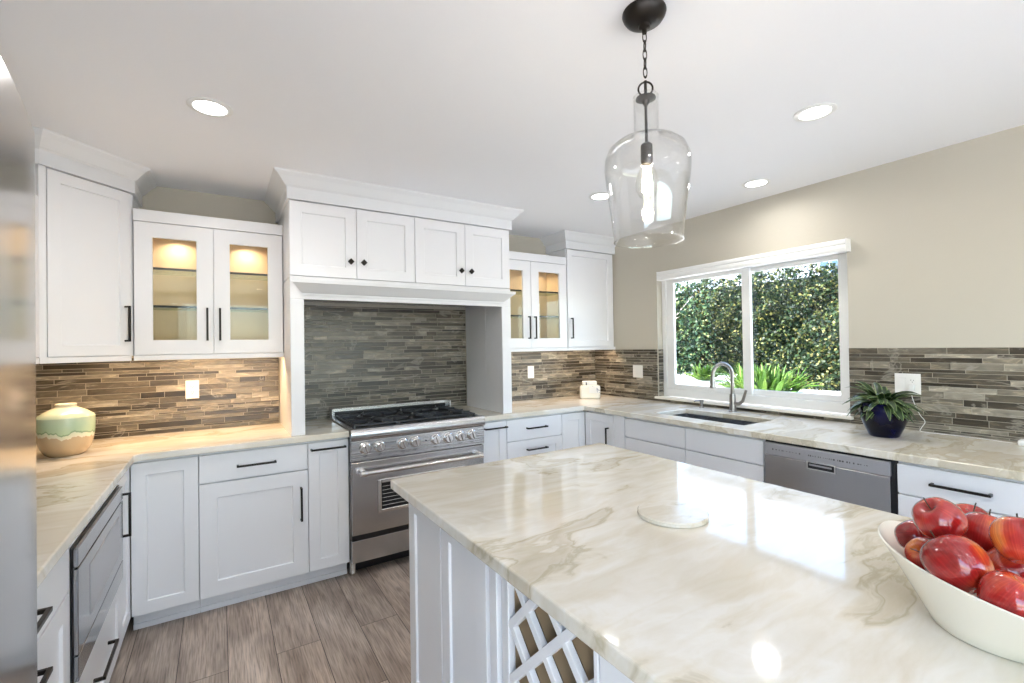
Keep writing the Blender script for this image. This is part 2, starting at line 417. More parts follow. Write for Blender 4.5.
mb.box(-.75, 3.11, YF-.09, YF-.03, 2.26, 2.32).box(-.75, 3.11, YF-.09, YF-.03, 0, .05)
mb.build('door_frame', 'trimw', d1); bx('glass_pane', (-.69, 3.05, YF-.062, YF-.058, .05, 2.26), 'glass', d1)

d2 = thing('added_door_2', 'white sliding glass door added in the left wall behind the camera for daylight', None, (0, 0, 0)); d2['kind'] = 'structure'  # unseen opening, added to light the island side and lower cabinets
mb = MB()
for y in (-2.9, -1.58, -.26): mb.box(XL-.10, XL-.04, y, y+.06, .0, 2.30)
mb.box(XL-.10, XL-.04, -2.9, -.20, 2.24, 2.30).box(XL-.10, XL-.04, -2.9, -.20, 0, .05)
mb.build('door_frame', 'trimw', d2); bx('glass_pane', (XL-.072, XL-.068, -2.84, -.26, .05, 2.24), 'glass', d2)

# ------------------------------------------------------------------ tile
def tiles(name, o, ux, L, z0, z1, label, seed):
    """a wall of thin stone strips; o = lower left corner, ux = direction along the wall, normal = ux x up turned into the room"""
    rnd = random.Random(seed); ux = Vector(ux); nz = Vector((ux.y, -ux.x, 0)); o = Vector(o)
    mb = MB(); P = lambda s, z, d: o + ux*s + nz*d + Vector((0, 0, z-o.z))
    mb.mi = 1
    a = [P(0, z0, 0), P(L, z0, 0), P(L, z1, 0), P(0, z1, 0)]; b = [P(0, z0, .006), P(L, z0, .006), P(L, z1, .006), P(0, z1, .006)]
    va = [mb.bm.verts.new(v) for v in a]; vb = [mb.bm.verts.new(v) for v in b]
    for f in ((va[3], va[2], va[1], va[0]), tuple(vb), *[(va[k], va[(k+1) % 4], vb[(k+1) % 4], vb[k]) for k in range(4)]):
        mb.bm.faces.new(f).material_index = 1
    mb.mi = 0; z = z1; last = 0
    while z > z0+.004:
        h = rnd.choice([.0115, .019, .0275, .0275, .036, .036])
        if h == last == .0115: h = .0275
        last = h
        if z-h < z0+.010: h = z-z0
        s = -rnd.uniform(0, .12); zb, zt = z-h+.0012, z-.0012
        while s < L:
            w = rnd.choice([.09, .13, .17, .22, .27, .30])*rnd.uniform(.9, 1.1)
            s0, s1 = max(s+.0013, 0.0005), min(s+w-.0013, L-.0005)
            if s1-s0 > .004:
                d = .0085+rnd.uniform(-.0006, .0006)
                q = [mb.bm.verts.new(P(*k)) for k in ((s0, zb, .006), (s1, zb, .006), (s1, zt, .006), (s0, zt, .006), (s0+.001, zb+.001, d), (s1-.001, zb+.001, d), (s1-.001, zt-.001, d), (s0+.001, zt-.001, d))]
                mb.bm.faces.new(q[4:])
                for k in range(4): mb.bm.faces.new((q[k], q[(k+1) % 4], q[4+(k+1) % 4], q[4+k]))
            s += w
        z -= h
    ob = mb.build(name, ['tile', 'grout']); ob['kind'] = 'structure'; ob['label'] = label
    return ob
CT = .912
tiles('trim_1', (XL, YB, CT), (1, 0, 0), .352-XL, CT, 1.385, 'linear stone tile backsplash left of the range, lit warm', 1)
tiles('trim_2', (.432, YB, CT), (1, 0, 0), 1.812-.432, CT, 1.74, 'grey linear stone tile behind the range', 2)
tiles('trim_3', (1.892, YB, CT), (1, 0, 0), XR-1.892, CT, 1.385, 'linear stone tile backsplash right of the hood', 3)
tiles('trim_4', (XR, YB-.009, CT), (0, -1, 0), YB-.009-WY1, CT, 1.372, 'linear stone tile between corner and window', 4)
tiles('trim_5', (XR, WY0, CT), (0, -1, 0), WY0+.5, CT, 1.376, 'linear stone tile backsplash behind the potted plant', 5)
tiles('trim_6', (XR, WY1, CT), (0, -1, 0), WY1-WY0, CT, .934, 'narrow strip of stone tile under the window sill', 6)
tiles('trim_7', (XL, 1.36, CT), (0, 1, 0), YB-.009-1.36, CT, 1.385, 'linear stone tile on the left wall', 7)
tiles('trim_8', (XR, WY1, WZ0+.02), (1, 0, 0), .062, WZ0+.02, 1.372, 'stone tile edge inside the left window reveal', 8)

# ------------------------------------------------------------------ window
w1 = thing('window_1', 'white two-pane sliding window above the sink', None); w1['kind'] = 'structure'
FX = XR+.062
mb = MB()
mb.box(FX, FX+.07, WY1-.045, WY1-.001, WZ0+.02, WZ1-.001).box(FX, FX+.07, WY0+.001, WY0+.03, WZ0+.02, WZ1-.001)
mb.box(FX, FX+.07, WY0+.03, WY1-.045, WZ1-.065, WZ1-.001).box(FX, FX+.07, WY0+.03, WY1-.045, WZ0+.02, WZ0+.089)
mb.build('window_frame', 'trimw', w1, .003)
def sash(y0, y1, x, wl, wr):
    m_ = MB(); z0, z1 = WZ0+.090, WZ1-.066
    m_.box(x, x+.028, y1-wl, y1, z0, z1).box(x, x+.028, y0, y0+wr, z0, z1).box(x, x+.028, y0+wr, y1-wl, z1-.032, z1).box(x, x+.028, y0+wr, y1-wl, z0, z0+.04)
    s = m_.build('window_sash', 'trimw', w1, .002)
    bx('glass_pane', (x+.012, x+.016, y0+wr, y1-wl, z0+.04, z1-.032), 'glass', s); return s
sash(1.985, WY1-.047, FX+.008, .073, .065)
sash(WY0+.032, 2.045, FX+.038, .040, .062)
mb = MB().box(XR-.035, XR+.0615, WY0-.02, WY1+.02, WZ0, WZ0+.020)
mb.build('window_sill', 'sill', w1, .004)
rb = thing('roller_blind', 'white roller blind rolled up in a slim box above the sink window', 'blind', (XR, 2.018, WZ1-.008))
mb = MB(); L = .722
prof = [(-.062, -.068), (-.066, -.05), (-.064, -.032), (-.060, -.030), (-.066, -.022), (-.066, -.006), (-.060, .006), (-.003, .006), (-.003, -.068)]
mb.ring_prism([(p[0], p[1]) for p in prof], -L, L, Matrix(((1, 0, 0, 0), (0, 0, 1, 0), (0, 1, 0, 0), (0, 0, 0, 1))))
mb.build('headrail', 'trimw', rb, .001)
for s in (-1, 1): MB().box(-.068, -.002, s*L-.003 if s < 0 else s*L, s*L if s < 0 else s*L+.003, -.07, .008).build('end_cap', 'trimw', rb)

# ------------------------------------------------------------------ upper cabinets
UY = 3.32
def crown(name, path, label, z=2.31, closed=False):
    prof = [(-.010, z), (.014, z), (.014, z+.068), (.020, z+.074), (.026, z+.078), (.060, z+.118), (.082, z+.136), (.086, z+.1445), (-.010, z+.1445)]
    pts = [Vector(p) for p in path]; mb = MB(); rows = []
    for i, p in enumerate(pts):
        ds = []
        if i > 0: ds.append((p-pts[i-1]).normalized())
        if i < len(pts)-1: ds.append((pts[i+1]-p).normalized())
        ns = [Vector((d.y, -d.x)) for d in ds]
        nn = ns[0] if len(ns) == 1 else (ns[0]+ns[1]).normalized() / max(.2, (ns[0]+ns[1]).normalized().dot(ns[0]))
        rows.append([mb.bm.verts.new((p.x+nn.x*o, p.y+nn.y*o, zz)) for o, zz in prof])
    k = len(prof)
    for a, b in zip(rows, rows[1:]):
        for j in range(k): mb.bm.faces.new((a[j], a[(j+1) % k], b[(j+1) % k], b[j]))
    mb.bm.faces.new(rows[0]); mb.bm.faces.new(list(reversed(rows[-1])))
    o = mb.build(name, 'crown'); return tag(o, label, 'crown molding', 'crown moldings above the cabinets')
# diagonal corner cabinet
A, B = Vector((-.709, 3.016)), Vector((-.405, 3.32)); wd = (B-A).length
t = thing('wall_cabinet', 'tall white diagonal corner wall cabinet left of the lit glass doors', 'cabinet', (A.x, A.y, 0), math.radians(45))
R45 = Matrix.Rotation(math.radians(-45), 4, 'Z') @ Matrix.Translation((-A.x, -A.y, 0))
off = Vector((-.707, .707))*.021
poly = [(A.x+off.x, A.y+off.y+.01), (B.x-.0005, B.y+.0293), (B.x-.0005, YB-.002), (XL+.002, YB-.002), (XL+.002, A.y), (A.x, A.y), (A.x+off.x+.014, A.y+off.y+.014)]
poly = [(B.x-.0005, B.y+.0293), (B.x-.0005, YB-.002), (XL+.002, YB-.002), (XL+.002, A.y), (A.x-.0293, A.y)]
MB().ring_prism(list(reversed(poly)), 1.40, 2.31, R45).build('carcass', 'white', t, .001)
dr = shaker('door', wd-.04, .905, .032, 1.402, t, .055); handle(dr, ('v', wd-.04, 1.478, 1.675))
bx('face_frame', (.0, .030, .002, .0215, 1.40, 2.31), 'white', t)
bx('light_rail', (.004, wd-.004, .004, .022, 1.372, 1.40), 'white', t)
crown('crown_molding', [(XL+.002, A.y), (A.x, A.y), (B.x, B.y), (B.x, YB-.002)], 'white crown molding wrapping the diagonal corner cabinet at the ceiling')

def puck(parent, x, y, z, power, col=(1, .80, .55)):
    mb = MB(); mb.lathe([(0, 0), (.032, 0), (.034, -.003), (.032, -.010), (.024, -.011)], 24, (x, y, z)); mb.build('puck_light', 'chrome', parent, smooth=True)
    MB().lathe([(0, -.0105), (.0235, -.0105), (.0235, -.009), (0, -.009)], 24, (x, y, z)).build('puck_lens', 'pucklens', parent)
    l = bpy.data.lights.new('puck_glow', 'AREA'); l.shape = 'DISK'; l.size = .045; l.energy = power; l.color = col; l.spread = math.radians(150)
    o = bpy.data.objects.new('puck_glow', l); COL.objects.link(o); o.parent = parent; o.location = (x, y, z-.014)

def glass_cabinet(label, loc, rz, w, group, split=None, depth=.29, ex=0.):
    t = thing('glass_wall_cabinet', label, 'cabinet', loc, rz, group); z0, z1 = 1.40, 2.16
    T = .018; sp = split or w/2
    mb = MB().box(0, T, .021, depth, z0, z1).box(w-T, w, .021, depth, z0, z1).box(T, w-T, .021, depth, z0, z0+T).box(T, w-T, .021, depth, z1-T, z1)
    mb.build('carcass', ['white'], t)
    MB().box(T, w-T, depth-.006, depth, z0+T, z1-T).box(T, T+.002, .022, depth-.007, z0+T, z1-T).box(w-T-.002, w-T, .022, depth-.007, z0+T, z1-T)\
        .box(T+.003, w-T-.003, .022, depth-.007, z0+T, z0+T+.002).box(T+.003, w-T-.003, .022, depth-.007, z1-T-.002, z1-T).build('interior', 'maple', t)
    bx('center_stile', (sp-.012, sp+.012, .021, .032, z0+T, z1-T), 'white', t)
    for z in (1.683, 1.903):
        s = MB().box(T+.004, w-T-.004, .047, depth-.01, z-.005, z+.005).build('glass_shelf', 'shelfg', t)
        bx('shelf_edge', (T+.004, w-T-.004, .042, .047, z-.0065, z+.0065), 'shelfe', s)
    for x0, x1, hx in ((.002, sp, sp-.032), (sp, w-.002, sp+.032)):
        d = shaker('door', x1-x0, z1-z0-.004, x0, z0+.002, t, .083, glass=True)
        bx('glass_pane', (x0+.083, x1-.083, .010, .013, z0+.084, z1-.084), 'glass', d)
        handle(d, ('v', hx, 1.482, 1.677))
        puck(t, (x0+x1)/2, .20, z1-T-.002, LAMP['puck'])
    bx('top_rail', (-ex, w, 0, .02, z1+.001, 2.228), 'white', t, .002)
    bx('top_panel', (-ex, w, .0205, depth, z1+.001, z1+.018), 'white', t)
    bx('light_rail', (0, w, 0, .02, 1.372, z0), 'white', t, .002)
    return t
glass_cabinet('white wall cabinet with two lit glass doors, left of the range hood', (-.402, UY, 0), 0, .757, 'glass-fronted wall cabinets beside the hood')
glass_cabinet('white wall cabinet with two lit glass doors, right of the range hood', (1.892, UY, 0), 0, .812, 'glass-fronted wall cabinets beside the hood', split=.413)
cabinet('wall_cabinet', 'tall white wall cabinet in the right corner beside the window wall', None, (2.708, UY, 0), 0, .565, 1.40, 2.31, .29,
        [('door', .004, .562, 1.402, 2.307, ('v', .042, 1.482, 1.672), .055)], toe=False, carc=(0, .60), rail=True)
crown('crown_molding', [(2.706, YB-.002), (2.706, UY), (XR-.002, UY)], 'white crown molding above the right corner wall cabinet')
cabinet('wall_cabinet', 'white wall cabinet on the left wall next to the fridge', None, (-.709, 1.42, 0), PI/2, 1.594, 1.40, 2.16, .315,
        [('door', .0, .53, 1.402, 2.157, ('v', .49, 1.48, 1.675)), ('door', .53, 1.06, 1.402, 2.157, ('v', .57, 1.48, 1.675)), ('door', 1.06, 1.592, 1.402, 2.157, ('v', 1.10, 1.48, 1.675))], toe=False, rail=True)

# hood cabinets and surround
HY = 3.0
for i, (x0, x1, lb) in enumerate(((.357, 1.130, 'left'), (1.131, 1.888, 'right'))):
    m_ = (x1-x0)/2; w = x1-x0
    cabinet('hood_cabinet', f'white two-door cabinet above the range, {lb} one of the pair', 'two-door cabinets above the range', (x0, HY, 0), 0, w, 1.858, 2.31, .615,
            [('door', .0, m_, 1.860, 2.307, ('k', m_-.040, 1.965), .065), ('door', m_, w, 1.860, 2.307, ('k', m_+.040, 1.965), .065)], toe=False)
crown('crown_molding', [(.357, YB-.002), (.357, HY), (1.888, HY), (1.888, YB-.002)], 'long white crown molding above the range hood cabinets')
hs = thing('hood_surround', 'white wooden mantel surround with side pillars framing the range alcove', 'range hood', (1.12, HY, CT))
def H(name, b, mat='white', bev=.002): return MB().box(b[0]-1.12, b[1]-1.12, b[2]-HY, b[3]-HY, b[4]-CT, b[5]-CT).build(name, mat, hs, bev)
H('pillar', (.357, .432, HY, HY+.02, CT, 1.72)); H('pillar', (1.812, 1.890, HY, HY+.02, CT, 1.72))
H('side_panel', (.358, .431, HY+.0205, YB-.010, CT, 1.855)); H('side_panel', (1.813, 1.888, HY+.0205, 3.26, CT, 1.855)); H('side_panel', (1.813, 1.888, 3.262, YB-.010, CT, 1.855))
H('lintel', (.357, 1.890, HY, HY+.02, 1.7205, 1.857))
H('hood_liner', (.434, 1.810, HY+.021, YB-.012, 1.76, 1.80), 'steel')
mb = MB(); pr = [(0, 1.742), (.010, 1.742), (.012, 1.756), (.020, 1.760), (.070, 1.806), (.078, 1.810), (.080, 1.828), (0, 1.831)]
pth = [(.436, YB-.30), (.436, HY), (1.810, HY), (1.810, YB-.30)]; rows = []
for i, (x, y) in enumerate(pth):
    nn = [(-1, 0), (-1, -1), (1, -1), (1, 0)][i]
    rows.append([mb.bm.verts.new((x+nn[0]*o-1.12, y+nn[1]*o-HY, z-CT)) for o, z in pr])
# the moulding stops flush with the pillar sides
rows = rows[1:3]
for a, b in zip(rows, rows[1:]):
    for j in range(len(pr)): mb.bm.faces.new((a[j], a[(j+1) % len(pr)], b[(j+1) % len(pr)], b[j]))
mb.bm.faces.new(rows[0]); mb.bm.faces.new(list(reversed(rows[-1])))
for v in [v for v in mb.bm.verts if not v.link_faces]: mb.bm.verts.remove(v)
mb.build('mantel_molding', 'crown', hs)

# under-cabinet lights
def under(name_label, x0, x1, y, power, col, rz=0.):
    t = thing('under_cabinet_light', name_label, 'light', ((x0+x1)/2, y, 1.398), rz, 'light strips under the wall cabinets'); h = (x1-x0)/2
    bx('housing', (-h, h, -.012, .012, -.008, .0015), 'trimw', t); bx('diffuser', (-h+.01, h-.01, -.008, .008, -.010, -.0085), 'pucklens', t)
    l = bpy.data.lights.new('strip_glow', 'AREA'); l.shape = 'RECTANGLE'; l.size = 2*h-.02; l.size_y = .018; l.energy = power; l.color = col
    o = bpy.data.objects.new('strip_glow', l); COL.objects.link(o); o.parent = t; o.location = (0, 0, -.0115)
under('slim warm light strip under the left glass cabinet', -.36, .30, 3.356, LAMP['under']*2.5, (1, .63, .33))
under('slim warm light strip under the left diagonal cabinet', -.585-.17, -.585+.17, 3.196, LAMP['under']*1.3, (1, .64, .34), PI/4)
under('slim warm light strip under the right glass cabinet', 1.95, 2.65, 3.356, LAMP['under']*.8, (1, .76, .58))
under('slim warm light strip under the right corner cabinet', 2.76, 3.25, 3.356, LAMP['under']*.9, (1, .72, .48))

# ------------------------------------------------------------------ base cabinets
BY, BX, LX = 2.98, 2.60, -.38
DT = .862; DB = .10
g1 = 'white base cabinets along the back wall'; g2 = 'white base cabinets under the sink wall'; g3 = 'white base cabinets on the left wall'
cabinet('base_cabinet', 'narrow white corner base cabinet door with no handle, beside the microwave run', None, (-.379, BY, 0), 0, .283, DB, .874, .62, [('door', .001, .283, DB, DT, None, .062)])
cabinet('base_cabinet', 'white base cabinet with one drawer over one door, left of the range', None, (-.095, BY, 0), 0, .536, DB, .874, .62,
        [('drawerflat', 0, .536, .712, DT, ('h', .173, .368, .785)), ('door', 0, .536, DB, .708, ('v', .497, .418, .612), .080)])
cabinet('base_cabinet', 'slim white pull-out base cabinet touching the left side of the range', None, (.442, BY, 0), 0, .233, DB, .874, .62, [('door', 0, .233, DB, DT, ('h', .014, .214, .822), .062)])
cabinet('base_cabinet', 'slim white pull-out base cabinet touching the right side of the range', None, (1.623, BY, 0), 0, .203, DB, .874, .62, [('door', 0, .203, DB, DT, ('h', .006, .197, .817), .062)])
cabinet('base_cabinet', 'white three-drawer base cabinet right of the range', None, (1.827, BY, 0), 0, .527, DB, .874, .62,
        [('drawerflat', 0, .527, .698, DT, ('h', .175, .365, .785)), ('drawer', 0, .527, .40, .694, ('h', .175, .365, .62)), ('drawer', 0, .527, DB, .396, ('h', .175, .365, .32))])
cabinet('base_cabinet', 'white right corner base cabinet with plain shaker door facing the room', None, (2.355, BY, 0), 0, .243, DB, .874, .62, [('door', 0, .2445, DB, DT, None)])
cabinet('base_cabinet', 'white corner base cabinet with upright handle, left of the sink cabinet', None, (BX, 2.9785, 0), -PI/2, .335, DB, .874, .68, [('door', .000, .338, DB, DT, ('v', .275, .57, .765))], carc=(.02, .337))
t = cabinet('sink_cabinet', 'wide white sink base cabinet with two plain false fronts', None, (BX, 2.638, 0), -PI/2, 1.174, DB, .60, .66,
        [('drawerflat', .110, .649, .722, DT, None), ('drawerflat', .651, 1.173, .722, DT, None), ('doorflat', .110, .649, DB, .718, None), ('doorflat', .651, 1.173, DB, .718, None)])
bx('filler_strip', (0, .108, 0, .02, DB, .874), 'white', t); bx('apron_rail', (0, 1.174, .021, .04, .60, .874), 'white', t)
cabinet('base_cabinet', 'white drawer base cabinet right of the dishwasher, behind the apple bowl', None, (BX, .856, 0), -PI/2, .440, DB, .874, .68,
        [('drawerflat', 0, .440, .728, DT, ('h', .120, .310, .797)), ('drawerflat', 0, .440, .42, .724, ('h', .12, .31, .67)), ('drawerflat', 0, .440, DB, .416, ('h', .12, .31, .36))])
cabinet('base_cabinet', 'white drawer base cabinet at the near end of the sink wall', None, (BX, .415, 0), -PI/2, .90, DB, .874, .68,
        [('drawerflat', 0, .90, .728, DT, ('h', .30, .60, .797)), ('drawerflat', 0, .90, .42, .724, ('h', .30, .60, .67)), ('drawerflat', 0, .90, DB, .416, ('h', .3, .6, .36))])
cabinet('base_cabinet', 'white three-drawer base cabinet between fridge and microwave', None, (LX, 1.352, 0), PI/2, .518, DB, .874, .62,
        [('drawerflat', 0, .518, .716, DT, ('h', .07, .21, .80)), ('drawer', 0, .518, .40, .712, ('h', .07, .21, .655)), ('drawer', 0, .518, DB, .396, ('h', .07, .21, .34))])
t = cabinet('microwave_cabinet', 'white base cabinet holding the built-in microwave, a drawer beneath', None, (LX, 1.871, 0), PI/2, .83, DB, .42, .62,
        [('drawer', 0, .83, DB, .415, ('h', .30, .56, .27))])
bx('side_panel', (0, .008, .0, .62, .421, .874), 'white', t); bx('side_panel', (.800, .83, .0, .62, .421, .874), 'white', t); bx('top_rail', (.0085, .7995, .0, .62, .838, .874), 'white', t)
cabinet('base_cabinet', 'narrow white base cabinet with upright handle between microwave and corner', None, (LX, 2.703, 0), PI/2, .275, DB, .874, .62, [('door', 0, .276, DB, DT, ('v', .050, .575, .775), .06)])

# ------------------------------------------------------------------ countertops
def slab(name, poly, label, mat, z0=.876, z1=CT, hole=None, cat='countertop', group=None):
    mb = MB(); bm = mb.bm
    def loop(pts, z): return [bm.verts.new((x, y, z)) for x, y in pts]
    if not hole:
        mb.ring_prism(poly, z0, z1)
    else:
        # polygon given as list of quads sharing grid vertices
        xs, ys, keep = hole; vt = {}; vb = {}
        for i, x in enumerate(xs):
            for j, y in enumerate(ys): vt[i, j] = bm.verts.new((x, y, z1)); vb[i, j] = bm.verts.new((x, y, z0))
        cells = set(keep)
        for i, j in cells:
            bm.faces.new((vt[i, j], vt[i+1, j], vt[i+1, j+1], vt[i, j+1])); bm.faces.new((vb[i, j+1], vb[i+1, j+1], vb[i+1, j], vb[i, j]))
            for (di, dj, a, b) in ((-1, 0, (i, j), (i, j+1)), (1, 0, (i+1, j), (i+1, j+1)), (0, -1, (i, j), (i+1, j)), (0, 1, (i, j+1), (i+1, j+1))):
                if (i+di, j+dj) not in cells: bm.faces.new((vt[a], vt[b], vb[b], vb[a]))
        for v in [v for v in bm.verts if not v.link_faces]: bm.verts.remove(v)
        bmesh.ops.dissolve_limit(bm, angle_limit=.01, verts=bm.verts[:], edges=bm.edges[:])
    o = mb.build(name, mat, None, .005); o.modifiers['edge'].segments = 3
    return tag(o, label, cat, group)
CE = BY-.025
slab('countertop', [(XL+.007, 1.345), (-.357, 1.345), (-.357, CE-.028), (-.333, CE), (.677, CE), (.677, YB-.007), (XL+.007, YB-.007)], 'cream marble countertop running round the left corner under the vase', 'marble2')
xs = [1.613, BX-.025, 2.722, 3.070, XR-.007]; ys = [-.50, 1.655, 2.335, CE, YB-.007]
keep = [(0, 3)] + [(i, j) for i in (1, 2, 3) for j in (0, 1, 2, 3) if (i, j) != (2, 1)]
slab('countertop', None, 'cream marble countertop around the sink and right corner', 'marble2', hole=(xs, ys, keep))

# sink
sk = thing('undermount_sink', 'stainless steel undermount sink in the counter below the window', 'sink', (2.896, 1.995, .876))
mb = MB(); a, b = .176, .342
def rr(hx, hy, r, z, n=5):
    out = []
    for cx, cy, s in ((hx-r, hy-r, 0), (-hx+r, hy-r, 1), (-hx+r, -hy+r, 2), (hx-r, -hy+r, 3)):
        for k in range(n+1):
            an = PI/2*(s+k/n); out.append(mb.bm.verts.new((cx+r*math.cos(an), cy+r*math.sin(an), z)))
    return out
L1 = [rr(a+.012, b+.012, .02, -.0005), rr(a, b, .015, -.0005), rr(a, b, .015, -.19), rr(a-.02, b-.02, .03, -.205)]
for p, q in zip(L1, L1[1:]):
    for k in range(len(p)): mb.bm.faces.new((p[k], p[(k+1) % len(p)], q[(k+1) % len(q)], q[k]))
mb.bm.faces.new(L1[-1]); mb.build('basin', 'dwsteel', sk, smooth=True)
MB().lathe([(0, -.2035), (.045, -.2035), (.045, -.2015), (.035, -.2025), (0, -.2025)], 24).build('drain', 'chrome', sk)

# faucet
fc = thing('faucet', 'brushed nickel gooseneck pull-down faucet behind the sink', 'faucet', (3.205, 2.03, CT))
MB().lathe([(0, 0), (.030, 0), (.030, .006), (.024, .010), (.0225, .10), (.019, .13), (0, .13)], 28).build('body', 'nickel', fc, smooth=True)
pts = [(0, 0, .12), (0, 0, .27)]
for k in range(0, 13):
    an = math.radians(180*k/12); pts.append((-.078*(1-math.cos(an))*.93, .030*(1-math.cos(an)), .27+.078*math.sin(an)*1.1))
MB().tube(pts, .013, 14).build('spout', 'nickel', fc, smooth=True)
e = Vector(pts[-1])
MB().lathe([(.0135, .01), (.0145, -.005), (.020, -.05), (.0235, -.088), (.020, -.092), (0, -.092)], 24, e).build('spray_head', 'nickel', fc, smooth=True)
hd = MB().tube([(0, -.015, .06), (0, -.050, .062), (0, -.078, .085), (0, -.105, .165)], .010, 10, rf=lambda u: .015-.006*u).build('lever', 'nickel', fc, smooth=True)
sd = thing('soap_dispenser', 'short brushed nickel soap dispenser left of the faucet', 'soap dispenser', (3.215, 2.30, CT))
MB().lathe([(0, 0), (.020, 0), (.020, .006), (.012, .010), (.012, .045), (.017, .048), (.017, .062), (0, .064)], 24).build('body', 'nickel', sd, smooth=True)
MB().tube([(0, 0, .055), (-.055, .012, .058), (-.068, .015, .052)], .006, 8).build('nozzle', 'nickel', sd, smooth=True)

# ------------------------------------------------------------------ range
RX0, RX1, RY = .6795, 1.610, 2.945; RW = RX1-RX0
rg = thing('range', 'stainless steel professional gas range with eight knobs under the hood', 'range', (RX0, RY, 0))
MB().box(0, RW, .03, .63, .10, .905).build('body', 'steelz', rg, .003)
mb = MB(); mb.ring_prism([(.0, .851), (-.018, .857), (-.024, .875), (-.022, .905), (-.010, .921), (.05, .921), (.05, .851)], 0, RW, Matrix(((0, 0, 1, 0), (1, 0, 0, 0), (0, 1, 0, 0), (0, 0, 0, 1)))); mb.build('bullnose', 'steel', rg, smooth=True, ang=50)
MB().box(.0, RW, .05, .60, .9055, .914).box(0, .028, .05, .60, .914, .922).box(RW-.028, RW, .05, .60, .914, .922).build('cooktop', 'steel', rg, .002)
MB().box(.030, RW-.030, .052, .595, .9145, .917).build('burner_tray', 'black', rg)
bg_ = MB().box(0, RW, .602, .63, .906, .985).box(0, .012, .55, .602, .923, .985).box(RW-.012, RW, .55, .602, .923, .985).build('back_guard', 'steel', rg, .003)
bx('vent_slot', (.03, RW-.03, .598, .6015, .935, .962), 'black', bg_)
MB().box(0, RW, -.008, .0295, .724, .850).build('control_panel', 'steel', rg, .003)
kn = [.765, .855, 1.005, 1.09, 1.235, 1.325, 1.418, 1.508]
TK = Matrix.Rotation(math.radians(90), 4, 'X')
for x in kn:
    c = (x-RX0)
    T = Matrix.Translation((c, -.008, .800)) @ TK
    k = MB().lathe([(0, 0), (.036, 0), (.037, .003), (.034, .006), (.030, .008), (.029, .030), (.025, .034), (0, .034)], 32, mat=T).build('knob', 'chrome', rg, smooth=True)
    MB().box(-.005, .005, -.024, .024, .0345, .046, mat=T @ Matrix.Rotation(.3, 4, 'Z')).build('knob_grip', 'chrome', k, .003)
    MB().box(c-.014, c+.014, -.0092, -.0081, .750, .753).box(c-.004, c+.004, -.0092, -.0081, .744, .747).build('control_mark', 'slot', rg)
MB().tube([(1.165-RX0, -.008, .800), (1.165-RX0, -.013, .800)], .005).build('indicator', 'black', rg)
def quadframe(mb, x0, x1, z0, z1, w, y0, y1):
    mb.box(x0, x0+w, y0, y1, z0, z1).box(x1-w, x1, y0, y1, z0, z1).box(x0+w, x1-w, y0, y1, z0, z0+w).box(x0+w, x1-w, y0, y1, z1-w, z1)
od = MB().box(.004, RW-.004, -.006, .0295, .268, .716).build('oven_door', 'steelz', rg, .004)
mb = MB(); quadframe(mb, .160, RW-.160, .380, .592, .024, -.014, -.0065); mb.build('window_bezel', 'chrome', od, .004)
bx('oven_window', (.184, RW-.184, -.0095, -.0065, .404, .569), 'bglass', od)
mb = MB()
for i in range(6): mb.tube([(.19, -.0098, .425+i*.024), (RW-.19, -.0098, .425+i*.024)], .0012, 5)
mb.build('rack_line', 'chrome', od)
hz = .655
oh = MB().tube([(.062, -.062, hz), (RW-.062, -.062, hz)], .0135, 16).build('door_handle', 'chrome', od, smooth=True)
for x in (.062, RW-.062):
    MB().tube([(x, -.006, hz), (x, -.048, hz)], .02, 16, rf=lambda u: .026-.006*u).tube([(x-.018, -.062, hz), (x+.018, -.062, hz)], .018, 16).build('handle_mount', 'chrome', oh, smooth=True)
bx('vent_gap', (.004, RW-.004, .006, .0295, .238, .266), 'black', rg)
MB().box(0, RW, -.004, .0295, .100, .236).build('kick_panel', 'steelz', rg, .003)
for x in (.024, RW-.024):
    for y in (.085, .58): MB().lathe([(0, 0), (.019, 0), (.021, .004), (.021, .012), (.018, .02), (.018, .0995), (0, .0995)], 20, (x, y, 0)).build('leg', 'chrome', rg, smooth=True)
bx('base_recess', (.05, RW-.05, .12, .13, .004, .0995), 'black', rg)
for k in range(3):      # three grate sections, two burners each
    x0 = .034+k*(RW-.068)/3; x1 = x0+(RW-.068)/3-.004; mb = MB(); z0, z1 = .930, .939
    quad = .008
    mb.box(x0, x1, .058, .058+quad, z0, z1).box(x0, x1, .585-quad, .585, z0, z1).box(x0, x0+quad, .069, .574, z0, z1).box(x1-quad, x1, .069, .574, z0, z1)
    mb.box(x0, x1, .316, .327, z0, z1)
    xc = (x0+x1)/2
    for yc in (.192, .452):
        for an in range(22, 382, 45):
            ca, sa = math.cos(math.radians(an)), math.sin(math.radians(an))
            lim = min((x1-x0)/2/abs(ca) if abs(ca) > .01 else 9, .125/abs(sa) if abs(sa) > .01 else 9)
            T = Matrix.Translation((xc, yc, 0)) @ Matrix.Rotation(math.radians(an), 4, 'Z')
            mb.box(.035, lim*.96, -.004, .004, z0, z1+.010, mat=T)
    for x in (x0+.006, x1-.006):
        for y in (.064, .58): mb.box(x-.006, x+.006, y-.006, y+.006, .917, z0)
    mb.build('grate', 'iron', rg)
    for yc in (.192, .452):
        MB().lathe([(0, 0), (.048, 0), (.046, .010), (.034, .012), (.034, .016), (0, .018)], 28, (xc, yc, .9165)).build('burner', 'iron', rg, smooth=True)

